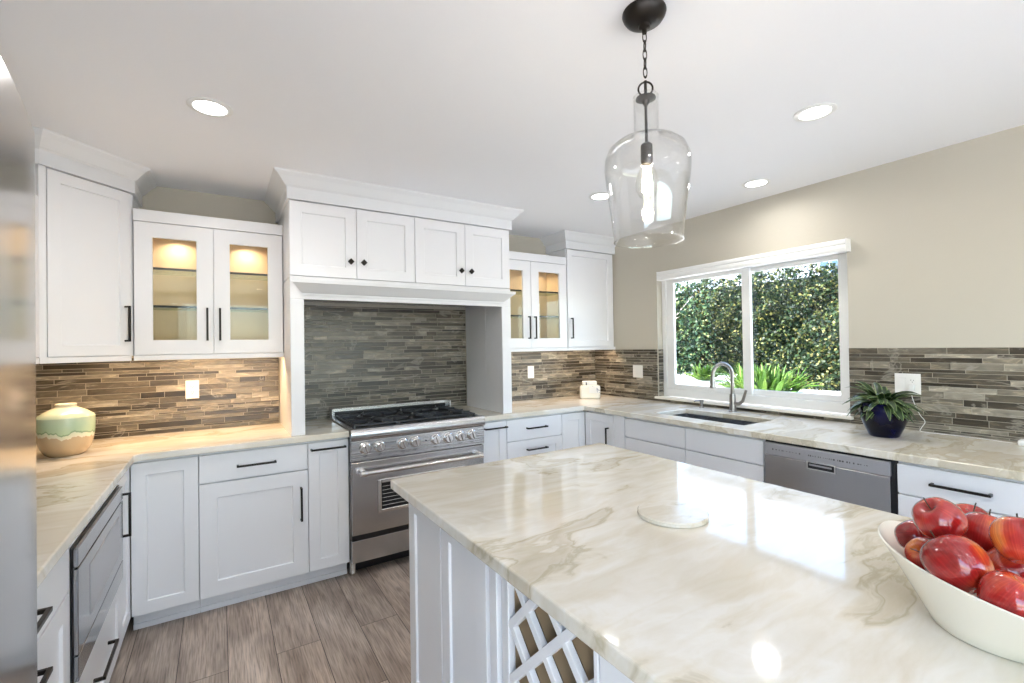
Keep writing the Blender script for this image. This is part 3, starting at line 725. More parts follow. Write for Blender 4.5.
# ------------------------------------------------------------------ dishwasher
dw = thing('dishwasher', 'stainless steel dishwasher with pocket handle and light control strip', 'dishwasher', (BX, 1.460, 0), -PI/2)
w = .600
bx('tub', (.004, w-.004, .03, .60, .02, .870), 'black', dw)
bx('frame', (.001, w-.001, .010, .0295, .10, .874), 'black', dw)
dd = MB().box(.004, w-.018, -.012, .0095, .115, .794).build('door', 'dwsteel', dw, .003)
cp = MB().box(.004, w-.018, -.012, .0095, .7955, .862).build('control_strip', 'panel', dw, .003)
rnd = random.Random(3); mb = MB(); x = .05
while x < .50:
    if .20 < x < .225: x = .235
    wq = rnd.choice([.004, .006, .008, .003]); hq = rnd.choice([.003, .005, .008]); mb.box(x, x+wq, -.0128, -.0121, .828-hq/2, .828+hq/2); x += wq+rnd.choice([.004, .006, .012])
mb.build('control_marks', 'slot', cp)
hh = MB(); quadframe(hh, .228, .362, .758, .800, .006, -.016, -.0125); hh = hh.build('pocket_handle', 'chrome', dd)
bx('handle_recess', (.234, .356, -.0148, -.0125, .764, .794), 'black', hh); bx('handle_lip', (.240, .345, -.0165, -.0149, .778, .786), 'panel', hh)
bx('toe_panel', (.004, w-.004, .08, .09, .0, .095), 'black', dw)

# ------------------------------------------------------------------ microwave
mw = thing('microwave', 'built-in stainless microwave drawer with grey glass window on the left wall run', 'microwave', (LX+.003, 1.881, 0), PI/2)
w = .782
MB().box(.002, w-.002, .002, .52, .424, .834).build('body', 'black', mw)
MB().box(0, w, -.001, .0015, .422, .836).build('surround', 'black', mw)
MB().box(.010, w-.006, -.014, -.0015, .774, .830).build('control_strip', 'mglass', mw, .002)
md = MB().box(.010, w-.006, -.014, -.0015, .512, .768).build('door', 'mglass', mw, .002)
mb = MB(); quadframe(mb, .16, w-.10, .56, .725, .008, -.0155, -.0142); mb.build('window_frame', 'panel', md)
bx('door_window', (.168, w-.108, -.0150, -.0142, .568, .717), 'panel', md)
MB().box(.010, w-.006, -.014, -.0015, .432, .507).build('lower_strip', 'mglass', mw, .002)

# ------------------------------------------------------------------ fridge
fr = thing('refrigerator', 'large stainless steel refrigerator at the left edge of the view', 'refrigerator', (-.272, .42, 0), PI/2)
w = .91
MB().box(0, w, .06, .66, .02, 1.86).build('body', 'dwsteel', fr, .004)
def bowed(x0, x1, z0, z1, name):
    pts = [(x0, .055)]; n = 14
    for k in range(n+1):
        u = k/n; x = x0+(x1-x0)*u; gx = (x-w/2)/(w/2)
        y = .046*abs(gx)**1.6
        pts.append((x, y))
    pts.append((x1, .055)); mb = MB(); mb.ring_prism(pts, z0, z1)
    return mb.build(name, 'fridge', fr, smooth=True, ang=40)
d1_ = bowed(.002, w-.002, .70, 1.875, 'door'); d3_ = bowed(.002, w-.002, .06, .69, 'freezer_drawer')
for d, x in ((d1_, .06),): MB().tube([(x, -.015, .80), (x, -.055, .83), (x, -.055, 1.50), (x, -.015, 1.53)], .011, 10).build('handle', 'chrome', d, smooth=True)
MB().tube([(.12, -.002, .62), (.15, -.055, .62), (w-.15, -.055, .62), (w-.12, -.002, .62)], .011, 10).build('handle', 'chrome', d3_, smooth=True)
for x in (.05, w-.05): MB().lathe([(0, 0), (.02, 0), (.02, .02), (0, .02)], 12, (x, .1, 0)).build('foot', 'black', fr)
for x in (.05, w-.05): MB().lathe([(0, 0), (.02, 0), (.02, .02), (0, .02)], 12, (x, .6, 0)).build('foot', 'black', fr)

# ------------------------------------------------------------------ island
slab('countertop', [(.557, -.55), (1.672, -.55), (1.672, 1.800), (.557, 1.778)], 'large cream marble island countertop with beige veining', 'marble')
IX, IY = .602, 1.702
isl = thing('kitchen_island', 'white panelled kitchen island base with a diagonal wine rack', 'island', (IX, IY, 0), -PI/2)
# local x runs towards the camera, front looks to -x
MB().box(0, .60, .021, .96, .12, .874).build('carcass', 'white', isl)
MB().box(1.024, 2.15, .021, .96, .12, .874).box(.60, 1.024, .46, .96, .12, .874).build('carcass', 'white', isl)
MB().box(.06, 2.10, .08, .90, 0, .119).build('plinth', 'white', isl)
for x0, x1 in ((0, .297), (.299, .600), (1.04, 1.60), (1.602, 2.148)): shaker('door', x1-x0, .735, x0, .135, isl, .058)
MB().box(.602, .614, .012, .02, .12, .874).box(.618, .655, .0, .02, .12, .874).box(.660, .672, .012, .02, .12, .874).box(.675, .700, .004, .02, .12, .874).build('pilaster', 'white', isl, .002)
rk = thing('wine_rack', None, None); rk.parent = isl; rk.name = 'wine_rack'
R0, R1, Z0, Z1 = .712, 1.014, .135, .866
MB().box(.700, 1.036, .452, .459, .12, .874).box(.700, .7105, .021, .452, .12, .874).box(1.0155, 1.0235, .021, .452, .12, .874).box(.7105, 1.0155, .021, .452, .12, .130).box(.7105, 1.0155, .021, .452, .868, .874).build('rack_lining', 'rackwood', rk)
mb = MB()
quadframe(mb, .701, 1.036, .121, .874, .012, .0, .0205)
def diag(mb, sgn, c, wd, y0, y1):
    # line  z = c + sgn*s  within the opening; s measured from R0
    ss = sorted([0., R1-R0]); pts = []
    lo, hi = 0., R1-R0
    if sgn > 0: lo = max(lo, Z0-c); hi = min(hi, Z1-c)
    else: lo = max(lo, c-Z1); hi = min(hi, c-Z0)
    if hi-lo < .02: return
    a = Vector((R0+lo, c+sgn*lo)); b = Vector((R0+hi, c+sgn*hi)); d = (b-a).normalized(); n_ = Vector((-d.y, d.x))*wd/2
    q = [a-n_, b-n_, b+n_, a+n_]
    mb.ring_prism([(v.x, v.y) for v in q], y0, y1, Matrix(((1, 0, 0, 0), (0, 0, 1, 0), (0, 1, 0, 0), (0, 0, 0, 1))))
# s along the picture: rack's left edge is at local x .712
for k in range(-2, 7): diag(mb, 1, .725-.1345*k-.0, .021, .001, .019)
for k in range(-6, 3): diag(mb, -1, .737+.138*k, .021, .0015, .0185)
mb.build('lattice', 'white', rk, .002)
mb = MB()
for k in range(-2, 7): diag(mb, 1, .725-.1345*k, .010, .022, .44)
for k in range(-6, 3): diag(mb, -1, .737+.138*k, .010, .0225, .4395)
mb.build('divider', 'rackwood', rk)

# ------------------------------------------------------------------ pendant lamp
pl = thing('pendant_light', 'clear glass jug-shaped pendant light hanging on a black chain over the island', 'pendant light', (1.13, .985, ZC))
MB().lathe([(0, 0), (.066, 0), (.067, -.005), (.064, -.014), (.056, -.026), (.043, -.035), (.028, -.039), (.018, -.041), (.017, -.050), (.009, -.054), (.007, -.066), (0, -.067)], 40).build('canopy', 'bronze', pl, smooth=True)
mb = MB(); z = -.068; k = 0
while z > -.195:
    mb.torus((0, 0, z-.010), .0080, .0021, Matrix.Rotation(PI/2*(k % 2)-.45, 4, 'Z'), sx=.75, sz=2.0, seg=16, rs=6); z -= .0275; k += 1
mb.build('chain', 'bronze', pl, smooth=True)
MB().torus((0, 0, -.240), .0215, .0030, Matrix.Rotation(-.75, 4, 'Z'), seg=28, rs=8).build('ring', 'bronze', pl, smooth=True)
MB().tube([(0, 0, -.215), (0, 0, -.415)], .0045, 10).lathe([(0, -.268), (.030, -.268), (.031, -.272), (.012, -.278), (.008, -.290), (0, -.290)], 24).build('stem', 'bronze', pl, smooth=True)
MB().lathe([(0, -.410), (.012, -.410), (.018, -.416), (.0185, -.468), (.015, -.476), (0, -.476)], 24).build('socket', M['bronze'], pl, smooth=True)
MB().lathe([(.012, -.476), (.018, -.486), (.030, -.508), (.036, -.532), (.034, -.556), (.024, -.575), (.009, -.586), (0, -.588)], 28).build('bulb', 'bulbg', pl, smooth=True)
mb = MB()
for k in range(6):
    a = 2*PI*k/6; mb.tube([(.010*math.cos(a), .010*math.sin(a), -.492), (.016*math.cos(a+.3), .016*math.sin(a+.3), -.560)], .0012, 5)
mb.build('filament', 'filament', pl)
pp = [(.036, -.262), (.039, -.265), (.0375, -.285), (.0375, -.375), (.042, -.388), (.060, -.396), (.092, -.408), (.116, -.428), (.128, -.458), (.130, -.490), (.126, -.53), (.117, -.60), (.109, -.66), (.104, -.705), (.105, -.716)]
inner = [(r-.0028, z) for r, z in reversed(pp)]
MB().lathe(pp+inner+[pp[0]], 64).build('glass_shade', 'shade', pl, smooth=True, ang=60)
l = bpy.data.lights.new('bulb_glow', 'POINT'); l.energy = LAMP['bulb']; l.shadow_soft_size = .02; l.color = (1, .86, .68)
o = bpy.data.objects.new('bulb_glow', l); COL.objects.link(o); o.parent = pl; o.location = (0, 0, -.530)

# ------------------------------------------------------------------ downlights
dls = [(-.023, 2.331, 'round recessed ceiling light above the left counter, leftmost of all'), (2.281, 1.019, 'round recessed ceiling light nearest the right side, above the sink run'),
       (2.957, 1.680, 'round recessed ceiling light close to the window wall'), (2.255, 2.377, 'small recessed ceiling light seen beside the glass pendant shade'),
       (-.02, -.30, 'added fill ceiling light behind the camera, near the fridge'), (1.1, -1.0, 'added fill ceiling light behind the camera, over the room centre'), (2.4, -.9, 'added fill ceiling light behind the camera, right side'),  # this row and the next: unseen lights added to brighten the room
       (.6, -2.2, 'added fill ceiling light behind the camera, by the added glass door')]
for i, (x, y, lb) in enumerate(dls):
    t = thing('recessed_ceiling_light', lb, 'ceiling light', (x, y, ZC), 0, 'recessed ceiling lights')
    MB().lathe([(.060, -.0005), (.083, -.0005), (.084, -.003), (.080, -.006), (.064, -.007), (.060, -.004), (.060, -.0005)], 40).build('trim_ring', 'trimw', t, smooth=True)
    MB().lathe([(0, -.0045), (.0605, -.0045), (.0605, -.0015), (0, -.0015)], 40).build('lens', 'lens', t)
    if i == 3: continue
    l = bpy.data.lights.new('downlight_glow', 'AREA'); l.shape = 'DISK'; l.size = .12; l.energy = LAMP['down']*{0: 1.5, 2: .75, 1: .5}.get(i, .3); l.color = WARM; l.spread = math.radians(165)
    o = bpy.data.objects.new('downlight_glow', l); COL.objects.link(o); o.parent = t; o.location = (0, 0, -.009)

# ------------------------------------------------------------------ outlets
def plate(label, loc, rz, w, h, kinds):
    t = thing('outlet_plate', label, 'outlet', loc, rz, 'outlet and switch plates on the tile')
    MB().box(-w/2, w/2, -.005, 0, -h/2, h/2).build('plate', 'plate', t, .002)
    n_ = len(kinds)
    for i, k in enumerate(kinds):
        cx = (i-(n_-1)/2)*.046
        if k == 's': MB().box(cx-.0165, cx+.0165, -.0085, -.0052, -.033, .033).build('rocker_switch', 'plate', t, .002)
        else:
            b_ = MB().box(cx-.0165, cx+.0165, -.0078, -.0052, -.033, .033).build('socket', 'plate', t, .002)
            mb = MB()
            for z in (-.018, .018): mb.box(cx-.0075, cx-.0055, -.0082, -.0079, z-.001, z+.007).box(cx+.0045, cx+.0065, -.0082, -.0079, z-.001, z+.006).box(cx-.002, cx+.002, -.0082, -.0079, z-.009, z-.005)
            mb.build('socket_slots', 'slot', b_)
    return t
TY = .0095
plate('single white power outlet on the warm-lit tile left of the range', (-.145, YB-TY, 1.175), 0, .072, .116, 'o')
plate('single white switch plate on the tile right of the hood', (2.488, YB-TY, 1.173), 0, .072, .116, 's')
plate('double white switch plate between the corner and the window', (XR-TY, 3.028, 1.168), -PI/2, .118, .116, 'ss')
plate('double white plate with switch and outlet behind the potted plant', (XR-TY, 1.026, 1.172), -PI/2, .118, .116, 'so')
# plug, cord and charger
ch = thing('phone_charger', 'thin white charger cord from the outlet beside the plant to a small block', 'charger', (XR-.085, .535, CT))
base = Vector((XR-.085, .535, CT))
PB = Vector((XR-.02, 1.003, 1.155))-base
MB().box(PB.x-.014, PB.x+.002, PB.y-.012, PB.y+.012, PB.z-.020, PB.z+.016).build('plug', 'cord', ch, .003)
cp_ = [(XR-.034, 1.003, 1.14), (XR-.04, .996, 1.09), (XR-.035, .970, 1.01), (XR-.03, .948, .970), (XR-.035, .962, .935), (XR-.04, .965, .9165), (XR-.05, .91, .9150), (XR-.045, .82, .915), (XR-.055, .70, .915), (XR-.075, .605, .9155), (XR-.085, .588, .922)]
def smooth_pts(ps, n=6):
    ps = [Vector(p) for p in ps]; out = []
    for i in range(len(ps)-1):
        p0 = ps[max(i-1, 0)]; p1 = ps[i]; p2 = ps[i+1]; p3 = ps[min(i+2, len(ps)-1)]
        for k in range(n):
            t_ = k/n; out.append(.5*((2*p1)+(p2-p0)*t_+(2*p0-5*p1+4*p2-p3)*t_**2+(3*p1-p0-3*p2+p3)*t_**3))
    return out+[ps[-1]]
MB().tube([p-base for p in smooth_pts(cp_)], .0018, 6).build('cord', 'cord', ch, smooth=True)
cb_ = MB().box(-.030, .030, -.05, .05, .0, .026).build('charger_block', 'cord', ch, .006)
MB().box(-.012, .012, .0502, .0515, .010, .018).build('port', 'slot', cb_)

# ------------------------------------------------------------------ countertop objects
def vase_mat():
    m, n, l, p = nmat('two_tone_glaze')
    tc = n.new('ShaderNodeTexCoord'); sp = n.new('ShaderNodeSeparateXYZ'); l.new(tc.outputs['Object'], sp.inputs[0])
    nz = n.new('ShaderNodeTexNoise'); nz.inputs['Scale'].default_value = 28; nz.inputs['Detail'].default_value = 2; l.new(vmap(n, l, tc.outputs['Object'], (1, 1, .25)), nz.inputs['Vector'])
    ma = n.new('ShaderNodeMath'); ma.operation = 'MULTIPLY_ADD'; ma.inputs[1].default_value = .055; l.new(nz.outputs[0], ma.inputs[0]); l.new(sp.outputs[2], ma.inputs[2])
    r = ramp(n, [(0, (.50, .37, .23)), (.385, (.56, .43, .28)), (.39, (.78, .74, .58)), (.45, (.70, .74, .55)), (.46, (.22, .34, .20)), (.485, (.48, .62, .40)), (.62, (.50, .64, .45)), (.78, (.62, .68, .48)), (.86, (.74, .72, .54)), (1, (.70, .60, .42))])
    mr = n.new('ShaderNodeMapRange'); mr.inputs[1].default_value = .02; mr.inputs[2].default_value = .25; l.new(ma.outputs[0], mr.inputs[0]); l.new(mr.outputs[0], r.inputs[0])
    n2 = n.new('ShaderNodeTexNoise'); n2.inputs['Scale'].default_value = 7; l.new(tc.outputs['Object'], n2.inputs['Vector'])
    r2 = ramp(n, [(.3, (.85, .9, .95)), (.7, (1.08, 1.02, .92))]); l.new(n2.outputs[0], r2.inputs[0])
    c = mixc(n, l, 1., r.outputs[0], r2.outputs[0], 'MULTIPLY'); l.new(c, p.inputs['Base Color'])
    p.inputs['Roughness'].default_value = .25; p.inputs['Coat Weight'].default_value = .3
    return m
vs = MB().lathe([(0, 0), (.066, 0), (.082, .010), (.098, .032), (.108, .062), (.113, .095), (.115, .130), (.114, .158), (.108, .166), (.085, .180), (.058, .192), (.043, .198), (.040, .204), (.043, .210), (.040, .213), (.036, .208), (.036, .190), (0, .190)], 56).build('vase', vase_mat(), None, smooth=True, ang=28, loc=(-.650, 3.165, CT))
tag(vs, 'squat green and tan glazed ceramic vase on the left corner counter', 'vase'); vs.scale = (.97, .97, 1.2)

bxo = thing('countertop_canister', 'white boxy ceramic canister with grey-blue swirls in the right corner', 'canister', (2.985, 3.345, CT), math.radians(-38))
def swirl_mat():
    m, n, l, p = nmat('swirled_white_glaze')
    tc = n.new('ShaderNodeTexCoord'); a = n.new('ShaderNodeTexNoise'); a.inputs['Scale'].default_value = 5; a.inputs['Distortion'].default_value = 2.5; l.new(tc.outputs['Object'], a.inputs['Vector'])
    r = ramp(n, [(.48, (.78, .77, .74)), (.52, (.22, .24, .32)), (.55, (.6, .6, .62)), (.58, (.78, .77, .74))]); l.new(a.outputs[0], r.inputs[0]); l.new(r.outputs[0], p.inputs['Base Color']); p.inputs['Roughness'].default_value = .3
    return m
MB().box(-.095, .095, -.055, .055, 0, .128).build('body', 'bowl', bxo, .018)
MB().box(-.010, .092, -.0575, -.0545, .055, .122).build('swirl_panel', swirl_mat(), bxo, .002)
MB().box(-.07, .065, -.04, .04, .128, .165).build('lid', 'plate', bxo, .008); MB().box(-.040, -.028, -.0415, -.0405, .128, .155).build('lid_mark', 'slot', bxo)

tv = MB().lathe([(0, 0), (.097, 0), (.100, .003), (.100, .012), (.097, .015), (0, .015)], 64).build('trivet', 'marble3', None, smooth=True, loc=(1.128, .912, CT))
tag(tv, 'round cream marble trivet lying flat on the island', 'trivet')

# bowl
BA = Vector((.57, .82, 0)); BC = Vector((1.135, .233))
bd = thing('fruit_bowl', 'large oval cream ceramic bowl full of red apples on the island', 'bowl', (BC.x, BC.y, CT), math.atan2(.82, .57))
mb = MB(); seg = 72
def oval(a, b, z, p=1.):
    return [mb.bm.verts.new((a*math.cos(t_), b*math.copysign(abs(math.sin(t_))**p, math.sin(t_))-.0, z)) for t_ in [2*PI*k/seg for k in range(seg)]]
rows = [oval(.088, .086, 0), oval(.094, .091, .004), oval(.122, .099, .026, 1.05), oval(.160, .107, .052, 1.12), oval(.202, .114, .078, 1.2), oval(.247, .119, .1005, 1.3), oval(.245, .116, .1025, 1.3),
        oval(.198, .109, .079, 1.2), oval(.154, .102, .053, 1.12), oval(.115, .092, .027, 1.05), oval(.083, .080, .010)]
for p, q in zip(rows, rows[1:]):
    for k in range(seg): mb.bm.faces.new((p[k], p[(k+1) % seg], q[(k+1) % seg], q[k]))
mb.bm.faces.new(rows[0]); mb.bm.faces.new(rows[-1])
mb.build('bowl_body', 'bowl', bd, smooth=True, ang=60)

def apple_mat():
    m, n, l, p = nmat('red_apple_skin')
    tc = n.new('ShaderNodeTexCoord'); oi = n.new('ShaderNodeObjectInfo')
    ad = n.new('ShaderNodeVectorMath'); ad.operation = 'ADD'
    cb = n.new('ShaderNodeCombineXYZ'); mm = n.new('ShaderNodeMath'); mm.operation = 'MULTIPLY'; mm.inputs[1].default_value = 9; l.new(oi.outputs['Random'], mm.inputs[0]); l.new(mm.outputs[0], cb.inputs[0])
    l.new(tc.outputs['Object'], ad.inputs[0]); l.new(cb.outputs[0], ad.inputs[1])
    a = n.new('ShaderNodeTexNoise'); a.inputs['Scale'].default_value = 14; a.inputs['Detail'].default_value = 3; l.new(ad.outputs[0], a.inputs['Vector'])
    r = ramp(n, [(.30, (.20, .008, .010)), (.5, (.36, .016, .014)), (.60, (.50, .05, .020)), (.70, (.66, .19, .035))]); l.new(a.outputs[0], r.inputs[0])
    # fine streaks from stem to base
    gr = n.new('ShaderNodeTexGradient'); gr.gradient_type = 'RADIAL'; l.new(tc.outputs['Object'], gr.inputs[0])
    s = n.new('ShaderNodeTexNoise'); s.noise_dimensions = '1D'; s.inputs['Scale'].default_value = 1; mu = n.new('ShaderNodeMath'); mu.operation = 'MULTIPLY'; mu.inputs[1].default_value = 70
    l.new(gr.outputs['Fac'], mu.inputs[0]); l.new(mu.outputs[0], s.inputs['W'])
    sr = ramp(n, [(.35, (.8, .75, .75)), (.55, (1, 1, 1)), (.7, (1.25, 1.6, 1.4))]); l.new(s.outputs[0], sr.inputs[0])
    c = mixc(n, l, .7, r.outputs[0], sr.outputs[0], 'MULTIPLY'); l.new(c, p.inputs['Base Color'])
    p.inputs['Roughness'].default_value = .16; p.inputs['Coat Weight'].default_value = .6
    return m
AM = apple_mat()
def apple_mesh():
    mb = MB(); pr_ = []
    for k in range(0, 25):
        a = PI*k/24; r = math.sin(a)**.85; z = math.cos(a)
        rr_ = r*(1.0+.10*z)*1.0
        zz = z*.98 - (.34*math.exp(-(rr_/.28)**2) if z > 0 else -.22*math.exp(-(rr_/.22)**2))
        pr_.append((max(rr_, 0)*.041 if 0 < k < 24 else 0, -zz*.041*-1))
    mb.lathe(pr_, 40, fn=lambda r, z, a: (r*(1+.035*math.cos(5*a)*(1 if z < 0 else .4)), z))
    o = mb.build('apple', AM, None, smooth=True, ang=180); return o
a0 = apple_mesh()
st0 = MB().tube([(0, 0, .022), (.002, 0, .034), (.006, .001, .046), (.008, .001, .050)], .0013, 6).build('stem', 'stem', a0, smooth=True)
aps = [((1.128, .308, 1.085), (-20, -35, 0), .93, 'big red apple topping the pile at the left, stem hooked upward'),
       ((1.074, .272, 1.032), (35, -40, 200), 1.12, 'largest glossy red apple at the front of the bowl'),
       ((1.192, .366, 1.020), (30, -60, 30), .78, 'dark red apple half hidden at the far left tip of the bowl'),
       ((1.140, .330, 1.006), (-60, 10, 80), .80, 'orange-red apple tucked at the left rim behind the front apple'),
       ((1.199, .264, 1.058), (10, 20, 10), .92, 'red apple in the middle of the pile behind the front one'),
       ((1.262, .300, 1.052), (15, -10, 0), .88, 'orange-topped apple at the back of the bowl'),
       ((1.108, .202, 1.088), (-10, 30, 0), .90, 'red apple high on the pile at the right edge'),
       ((1.145, .225, 1.020), (60, 70, 40), .90, 'dark red apple low between the front apples'),
       ((1.037, .200, 1.012), (25, 10, 0), 1.00, 'orange-red apple with green stem at the front right'),
       ((1.225, .345, 1.000), (0, 40, 20), .80, 'red apple buried deep at the back'), ((1.215, .205, 1.000), (50, 0, 0), .85, 'red apple buried in the middle'),
       ((1.105, .125, 1.012), (0, 0, 50), .95, 'red apple at the near right of the bowl')]
for i, (loc, rot, s, lb) in enumerate(aps):
    if i == 0: o, st = a0, st0
    else:
        o = a0.copy(); COL.objects.link(o); st = st0.copy(); COL.objects.link(st); st.parent = o
    o.location = loc; o.rotation_euler = [math.radians(a) for a in rot]; o.scale = (s, s, s*1.03)
    tag(o, lb, 'apple', 'apples in the fruit bowl')
    if 'green stem' in lb: st.data = st0.data.copy(); st.data.materials[0] = M['stemg']; st['label'] = 'green stem'

# plant
pt = thing('potted_plant', 'small striped-leaf plant in a glossy dark blue pot beside the window', 'plant', (2.985, 1.033, CT))
def pot_mat():
    m, n, l, p = nmat('cobalt_glaze_pot'); tc = n.new('ShaderNodeTexCoord'); a = n.new('ShaderNodeTexNoise'); a.inputs['Scale'].default_value = 9; l.new(tc.outputs['Object'], a.inputs['Vector'])
    r = ramp(n, [(.35, (.002, .002, .005)), (.7, (.005, .005, .04))]); l.new(a.outputs[0], r.inputs[0]); l.new(r.outputs[0], p.inputs['Base Color']); p.inputs['Roughness'].default_value = .10; p.inputs['Specular IOR Level'].default_value = .22
    return m
MB().lathe([(0, 0), (.060, 0), (.066, .006), (.087, .055), (.104, .105), (.108, .140), (.102, .166), (.092, .176), (.084, .172), (.084, .145), (0, .145)], 48).build('pot', pot_mat(), pt, smooth=True)
MB().lathe([(0, .150), (.083, .146), (.083, .144), (0, .144)], 32).build('soil', 'soil', pt)
def leaf_mat():
    m, n, l, p = nmat('striped_leaf'); at = n.new('ShaderNodeAttribute'); at.attribute_name = 'across'
    r = ramp(n, [(0, (.26, .34, .13)), (.09, (.20, .28, .10)), (.16, (.012, .032, .009)), (.5, (.022, .05, .014)), (.84, (.012, .032, .009)), (.91, (.20, .28, .10)), (1, (.26, .34, .13))])
    l.new(at.outputs['Fac'], r.inputs[0]); l.new(r.outputs[0], p.inputs['Base Color']); p.inputs['Roughness'].default_value = .35
    return m
def blades(n, ctr, L0, L1, w, z0, seed, spread=(.2, 1.25), droop=1.0, up=1.0, rad=.03):
    rnd = random.Random(seed); V = []; Fc = []; ac = []
    for i in range(n):
        az = rnd.uniform(0, 2*PI); el = rnd.uniform(*spread); L = rnd.uniform(L0, L1); ww = w*rnd.uniform(.7, 1.2); N = 8
        d = Vector((math.cos(az)*math.sin(el), math.sin(az)*math.sin(el), math.cos(el)*up)).normalized()
        side = Vector((-math.sin(az), math.cos(az), 0)); p = Vector(ctr)+Vector((math.cos(az), math.sin(az), 0))*rnd.uniform(0, rad)+Vector((0, 0, z0)); b0 = len(V)
        tw = rnd.uniform(-.4, .4)
        for k in range(N+1):
            t_ = k/N; wk = ww*max(.04, math.sin(PI*min(1, t_*.88+.10))**.8); s_ = (side+Vector((0, 0, tw))).normalized()*wk/2
            nn = s_.cross(d).normalized()*wk*.18
            for c_, q in ((0, p-s_+nn), (.5, p), (1, p+s_+nn)): V.append(q); ac.append(c_)
            p = p + d*L/N; d = (d+Vector((0, 0, -droop*.16))).normalized()
        for k in range(N):
            for c_ in (0, 1): a = b0+3*k+c_; Fc.append((a, a+1, a+4, a+3))
    me = bpy.data.meshes.new('leaves'); me.from_pydata(V, [], Fc); at = me.attributes.new('across', 'FLOAT', 'POINT'); at.data.foreach_set('value', ac)
    me.polygons.foreach_set('use_smooth', [True]*len(me.polygons)); return me
me = blades(110, (0, 0, 0), .11, .20, .036, .162, 5, (.25, 1.45), 1.5); me.materials.append(leaf_mat())
lo = bpy.data.objects.new('leaves', me); COL.objects.link(lo); lo.parent = pt

# ------------------------------------------------------------------ garden
def foliage_mat(name, cols, rough=.5, trans=.0):
    m, n, l, p = nmat(name); g = n.new('ShaderNodeNewGeometry'); r = ramp(n, cols); l.new(g.outputs['Random Per Island'], r.inputs[0]); l.new(r.outputs[0], p.inputs['Base Color'])
    p.inputs['Roughness'].default_value = rough; p.inputs['Specular IOR Level'].default_value = .3; return m
def leaf_cloud(n, fn, size, seed, nrm_bias, jit=.9):
    rs = np.random.RandomState(seed); P = fn(rs, n); n = len(P)
    N = np.array(nrm_bias)[None]+rs.normal(0, jit, (n, 3)); N /= np.linalg.norm(N, axis=1)[:, None]
    A = np.cross(N, rs.normal(0, 1, (n, 3))); A /= np.linalg.norm(A, axis=1)[:, None]; B = np.cross(N, A)
    s = size*rs.uniform(.6, 1.3, (n, 1)); A = A*s*.55; B = B*s*.36
    V = np.stack([P-A, P-B+N*s*.08, P+A, P+B+N*s*.08], 1).reshape(-1, 3)
    me = bpy.data.meshes.new('foliage'); me.vertices.add(4*n); me.vertices.foreach_set('co', V.ravel())
    me.loops.add(4*n); me.loops.foreach_set('vertex_index', np.arange(4*n)); me.polygons.add(n); me.polygons.foreach_set('loop_start', np.arange(n)*4); me.polygons.foreach_set('loop_total', np.full(n, 4)); me.update(calc_edges=True)
    return me
def link_mesh(name, me, mat, parent):
    me.materials.append(mat); o = bpy.data.objects.new(name, me); COL.objects.link(o); o.parent = parent; return o
o = MB().box(XR+.15, 40, -20, 30, -.2, -.08).build('ground', simple('pale_patio', (.62, .60, .56), .8, var=.15, bscale=3), None); tag(o, 'pale patio ground outside', 'ground', None, 'structure')
o = MB().box(-12, XR+.1, -20, YF-.13, -.2, -.08).box(-12, XL-.16, YF-.13, 6, -.2, -.08).build('ground', simple('rear_bounce_ground', (.72, .71, .69), .8, var=.15, bscale=3), None); tag(o, 'unseen pale ground behind the room, bouncing daylight in', 'ground', None, 'structure')  # out of view, kept pale to bounce sunlight in through the added doors
pb = MB().ring_prism([(-1.0, -.08), (12.0, -.08), (12.0, .86), (5.0, .84), (4.6, .80), (3.9, .66), (-1.0, .62)], 5.6, 12, Matrix(((0, 0, 1, 0), (1, 0, 0, 0), (0, 1, 0, 0), (0, 0, 0, 1)))).build('raised_bed', simple('bright_gravel', (.80, .79, .77), .9, bump=.6, bscale=30, var=.1), None, .03)
pb.name = 'ground'; tag(pb, 'raised pale gravel ground at the foot of the hedge', None, None, 'structure')
hg = thing('hedge', 'tall leafy green hedge wall filling the window view', 'hedge', (8.2, 4.2, .66))
HX = 8.2
def hedge_pts(rs, n):
    y = rs.uniform(.5, 9.5, n); z = rs.uniform(0, 1, n); x = np.abs(rs.normal(0, .10, n))
    top = np.where(y < 3.35, 3.3, 2.62)+.05*np.sin(y*7)+.03*np.sin(y*17)
    bul = .10*np.sin(y*2.1+z*5)+.07*np.sin(y*5.3-z*9)+.05*np.sin(z*23+y*11)
    zz = z*(top-.62)+.0
    return np.stack([-x*1.0-bul-.05, y-4.2, zz], 1)
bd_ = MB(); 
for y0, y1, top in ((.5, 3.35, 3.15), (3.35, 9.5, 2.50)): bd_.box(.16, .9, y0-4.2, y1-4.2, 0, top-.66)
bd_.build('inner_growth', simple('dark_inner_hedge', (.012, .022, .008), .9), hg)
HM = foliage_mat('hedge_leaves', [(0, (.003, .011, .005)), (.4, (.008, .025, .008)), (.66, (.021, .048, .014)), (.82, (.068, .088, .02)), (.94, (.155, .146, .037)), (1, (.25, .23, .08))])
link_mesh('leaves', leaf_cloud(75000, hedge_pts, .05, 11, (-.7, 0, .45), .75), HM, hg)
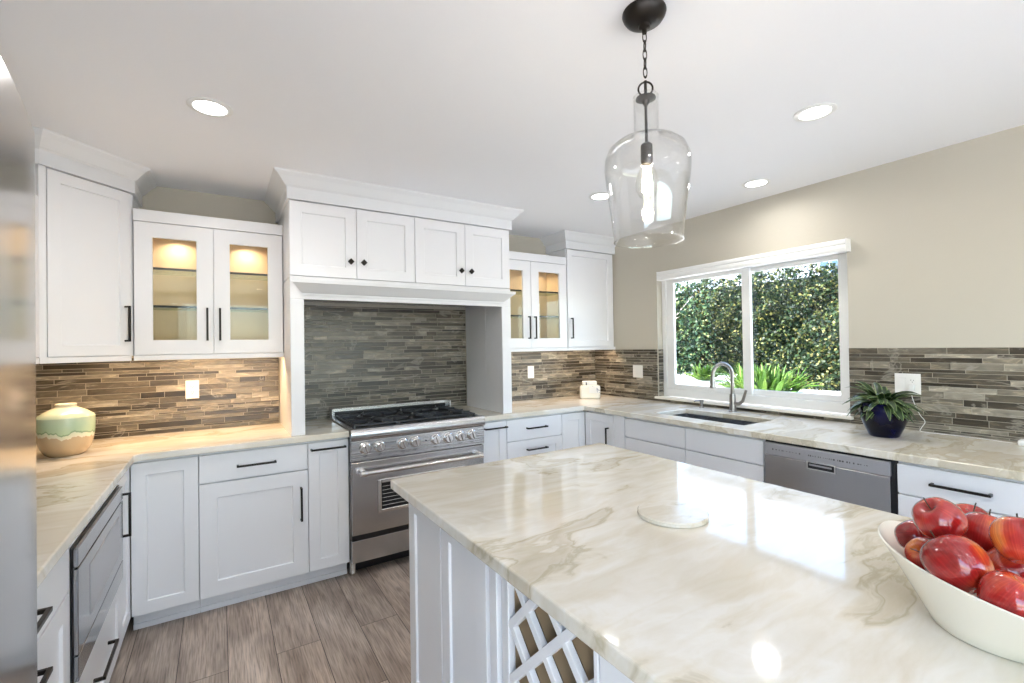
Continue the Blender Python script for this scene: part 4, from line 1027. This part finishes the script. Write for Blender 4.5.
# darker shrub standing in front on the left, with pale branches
sh = thing('garden_shrub', 'dark green bushy tree with pale bare branches left of the hedge', 'shrub', (7.3, 6.6, .66))
def shrub_pts(rs, n):
    y = rs.normal(0, .85, n); z = rs.uniform(.15, 1.95, n); x = rs.uniform(-.35, .35, n)*np.sqrt(np.clip(1-(y/1.9)**2, 0, 1)); k = (np.abs(y) < 1.6) & (rs.uniform(0, 1, n) < np.clip(1.6-z*.55, .18, 1)); return np.stack([x, y, z], 1)[k]
link_mesh('leaves', leaf_cloud(12000, shrub_pts, .055, 5, (-.6, 0, .5), .8), foliage_mat('shrub_leaves', [(0, (.005, .022, .010)), (.5, (.015, .05, .02)), (.85, (.05, .10, .03)), (1, (.20, .23, .08))]), sh)
mb = MB(); rnd = random.Random(4)
mb.tube([(0, 0, 0), (.02, .05, .6), (-.02, .1, 1.2)], .04, 8, rf=lambda u: .05-.03*u)
for i in range(26):
    p = Vector((rnd.uniform(-.1, .1), rnd.uniform(-.5, .5), rnd.uniform(.8, 1.3))); q = p+Vector((rnd.uniform(-.35, .05), rnd.uniform(-.9, .9), rnd.uniform(.35, .9))); m_ = (p+q)/2+Vector((0, rnd.uniform(-.1, .1), .08))
    mb.tube([p, m_, q], .012, 6, rf=lambda u: .018-.012*u)
mb.build('branch', simple('pale_bark', (.62, .52, .50), .8), sh, smooth=True)
# strappy plants
for i, (x, y, n_, s, R_, lb) in enumerate(((6.85, 3.86, 420, .85, .42, 'wide bright green clump of strappy leaves below the right pane'), (6.75, 4.78, 130, .55, .12, 'small bright green tuft of strappy leaves seen behind the faucet'))):
    me = blades(n_, (0, 0, 0), .30*s, .55*s, .05, 0, 40+i, (.05, .9), .9, rad=R_)
    me.materials.append(foliage_mat('lily_leaves', [(0, (.03, .08, .009)), (.6, (.08, .175, .018)), (1, (.16, .24, .045))])); me.name = 'strappy_plant'
    o = bpy.data.objects.new('strappy_plant', me); COL.objects.link(o); o.location = (x, y, .665 if y < 4 else .82); tag(o, lb, 'plant', 'strappy plants in front of the hedge')
# neighbouring house
nh = thing('neighbour_house', 'pale blue-grey house with a dark window showing above the hedge', 'house', (14.5, 6.0, -.08))
bx('wall', (0, 4, -4, 5, 0, 5.2), simple('pale_siding', (.34, .38, .43), .7), nh)
bx('roof', (-.4, 4.4, -4.4, 5.4, 5.2, 5.4), simple('grey_roof', (.25, .24, .24), .8), nh)
for y in (-1.05, .05):
    wn = MB(); wn.box(-.05, -.001, y-.42, y+.42, 2.9, 4.5); wn = wn.build('window', 'trimw', nh)
    for k in range(3):
        bx('pane', (-.06, -.051, y-.37+k*.255, y-.37+k*.255+.225, 2.96, 4.44), simple('blue_pane', (.02, .06, .12), .1), wn)
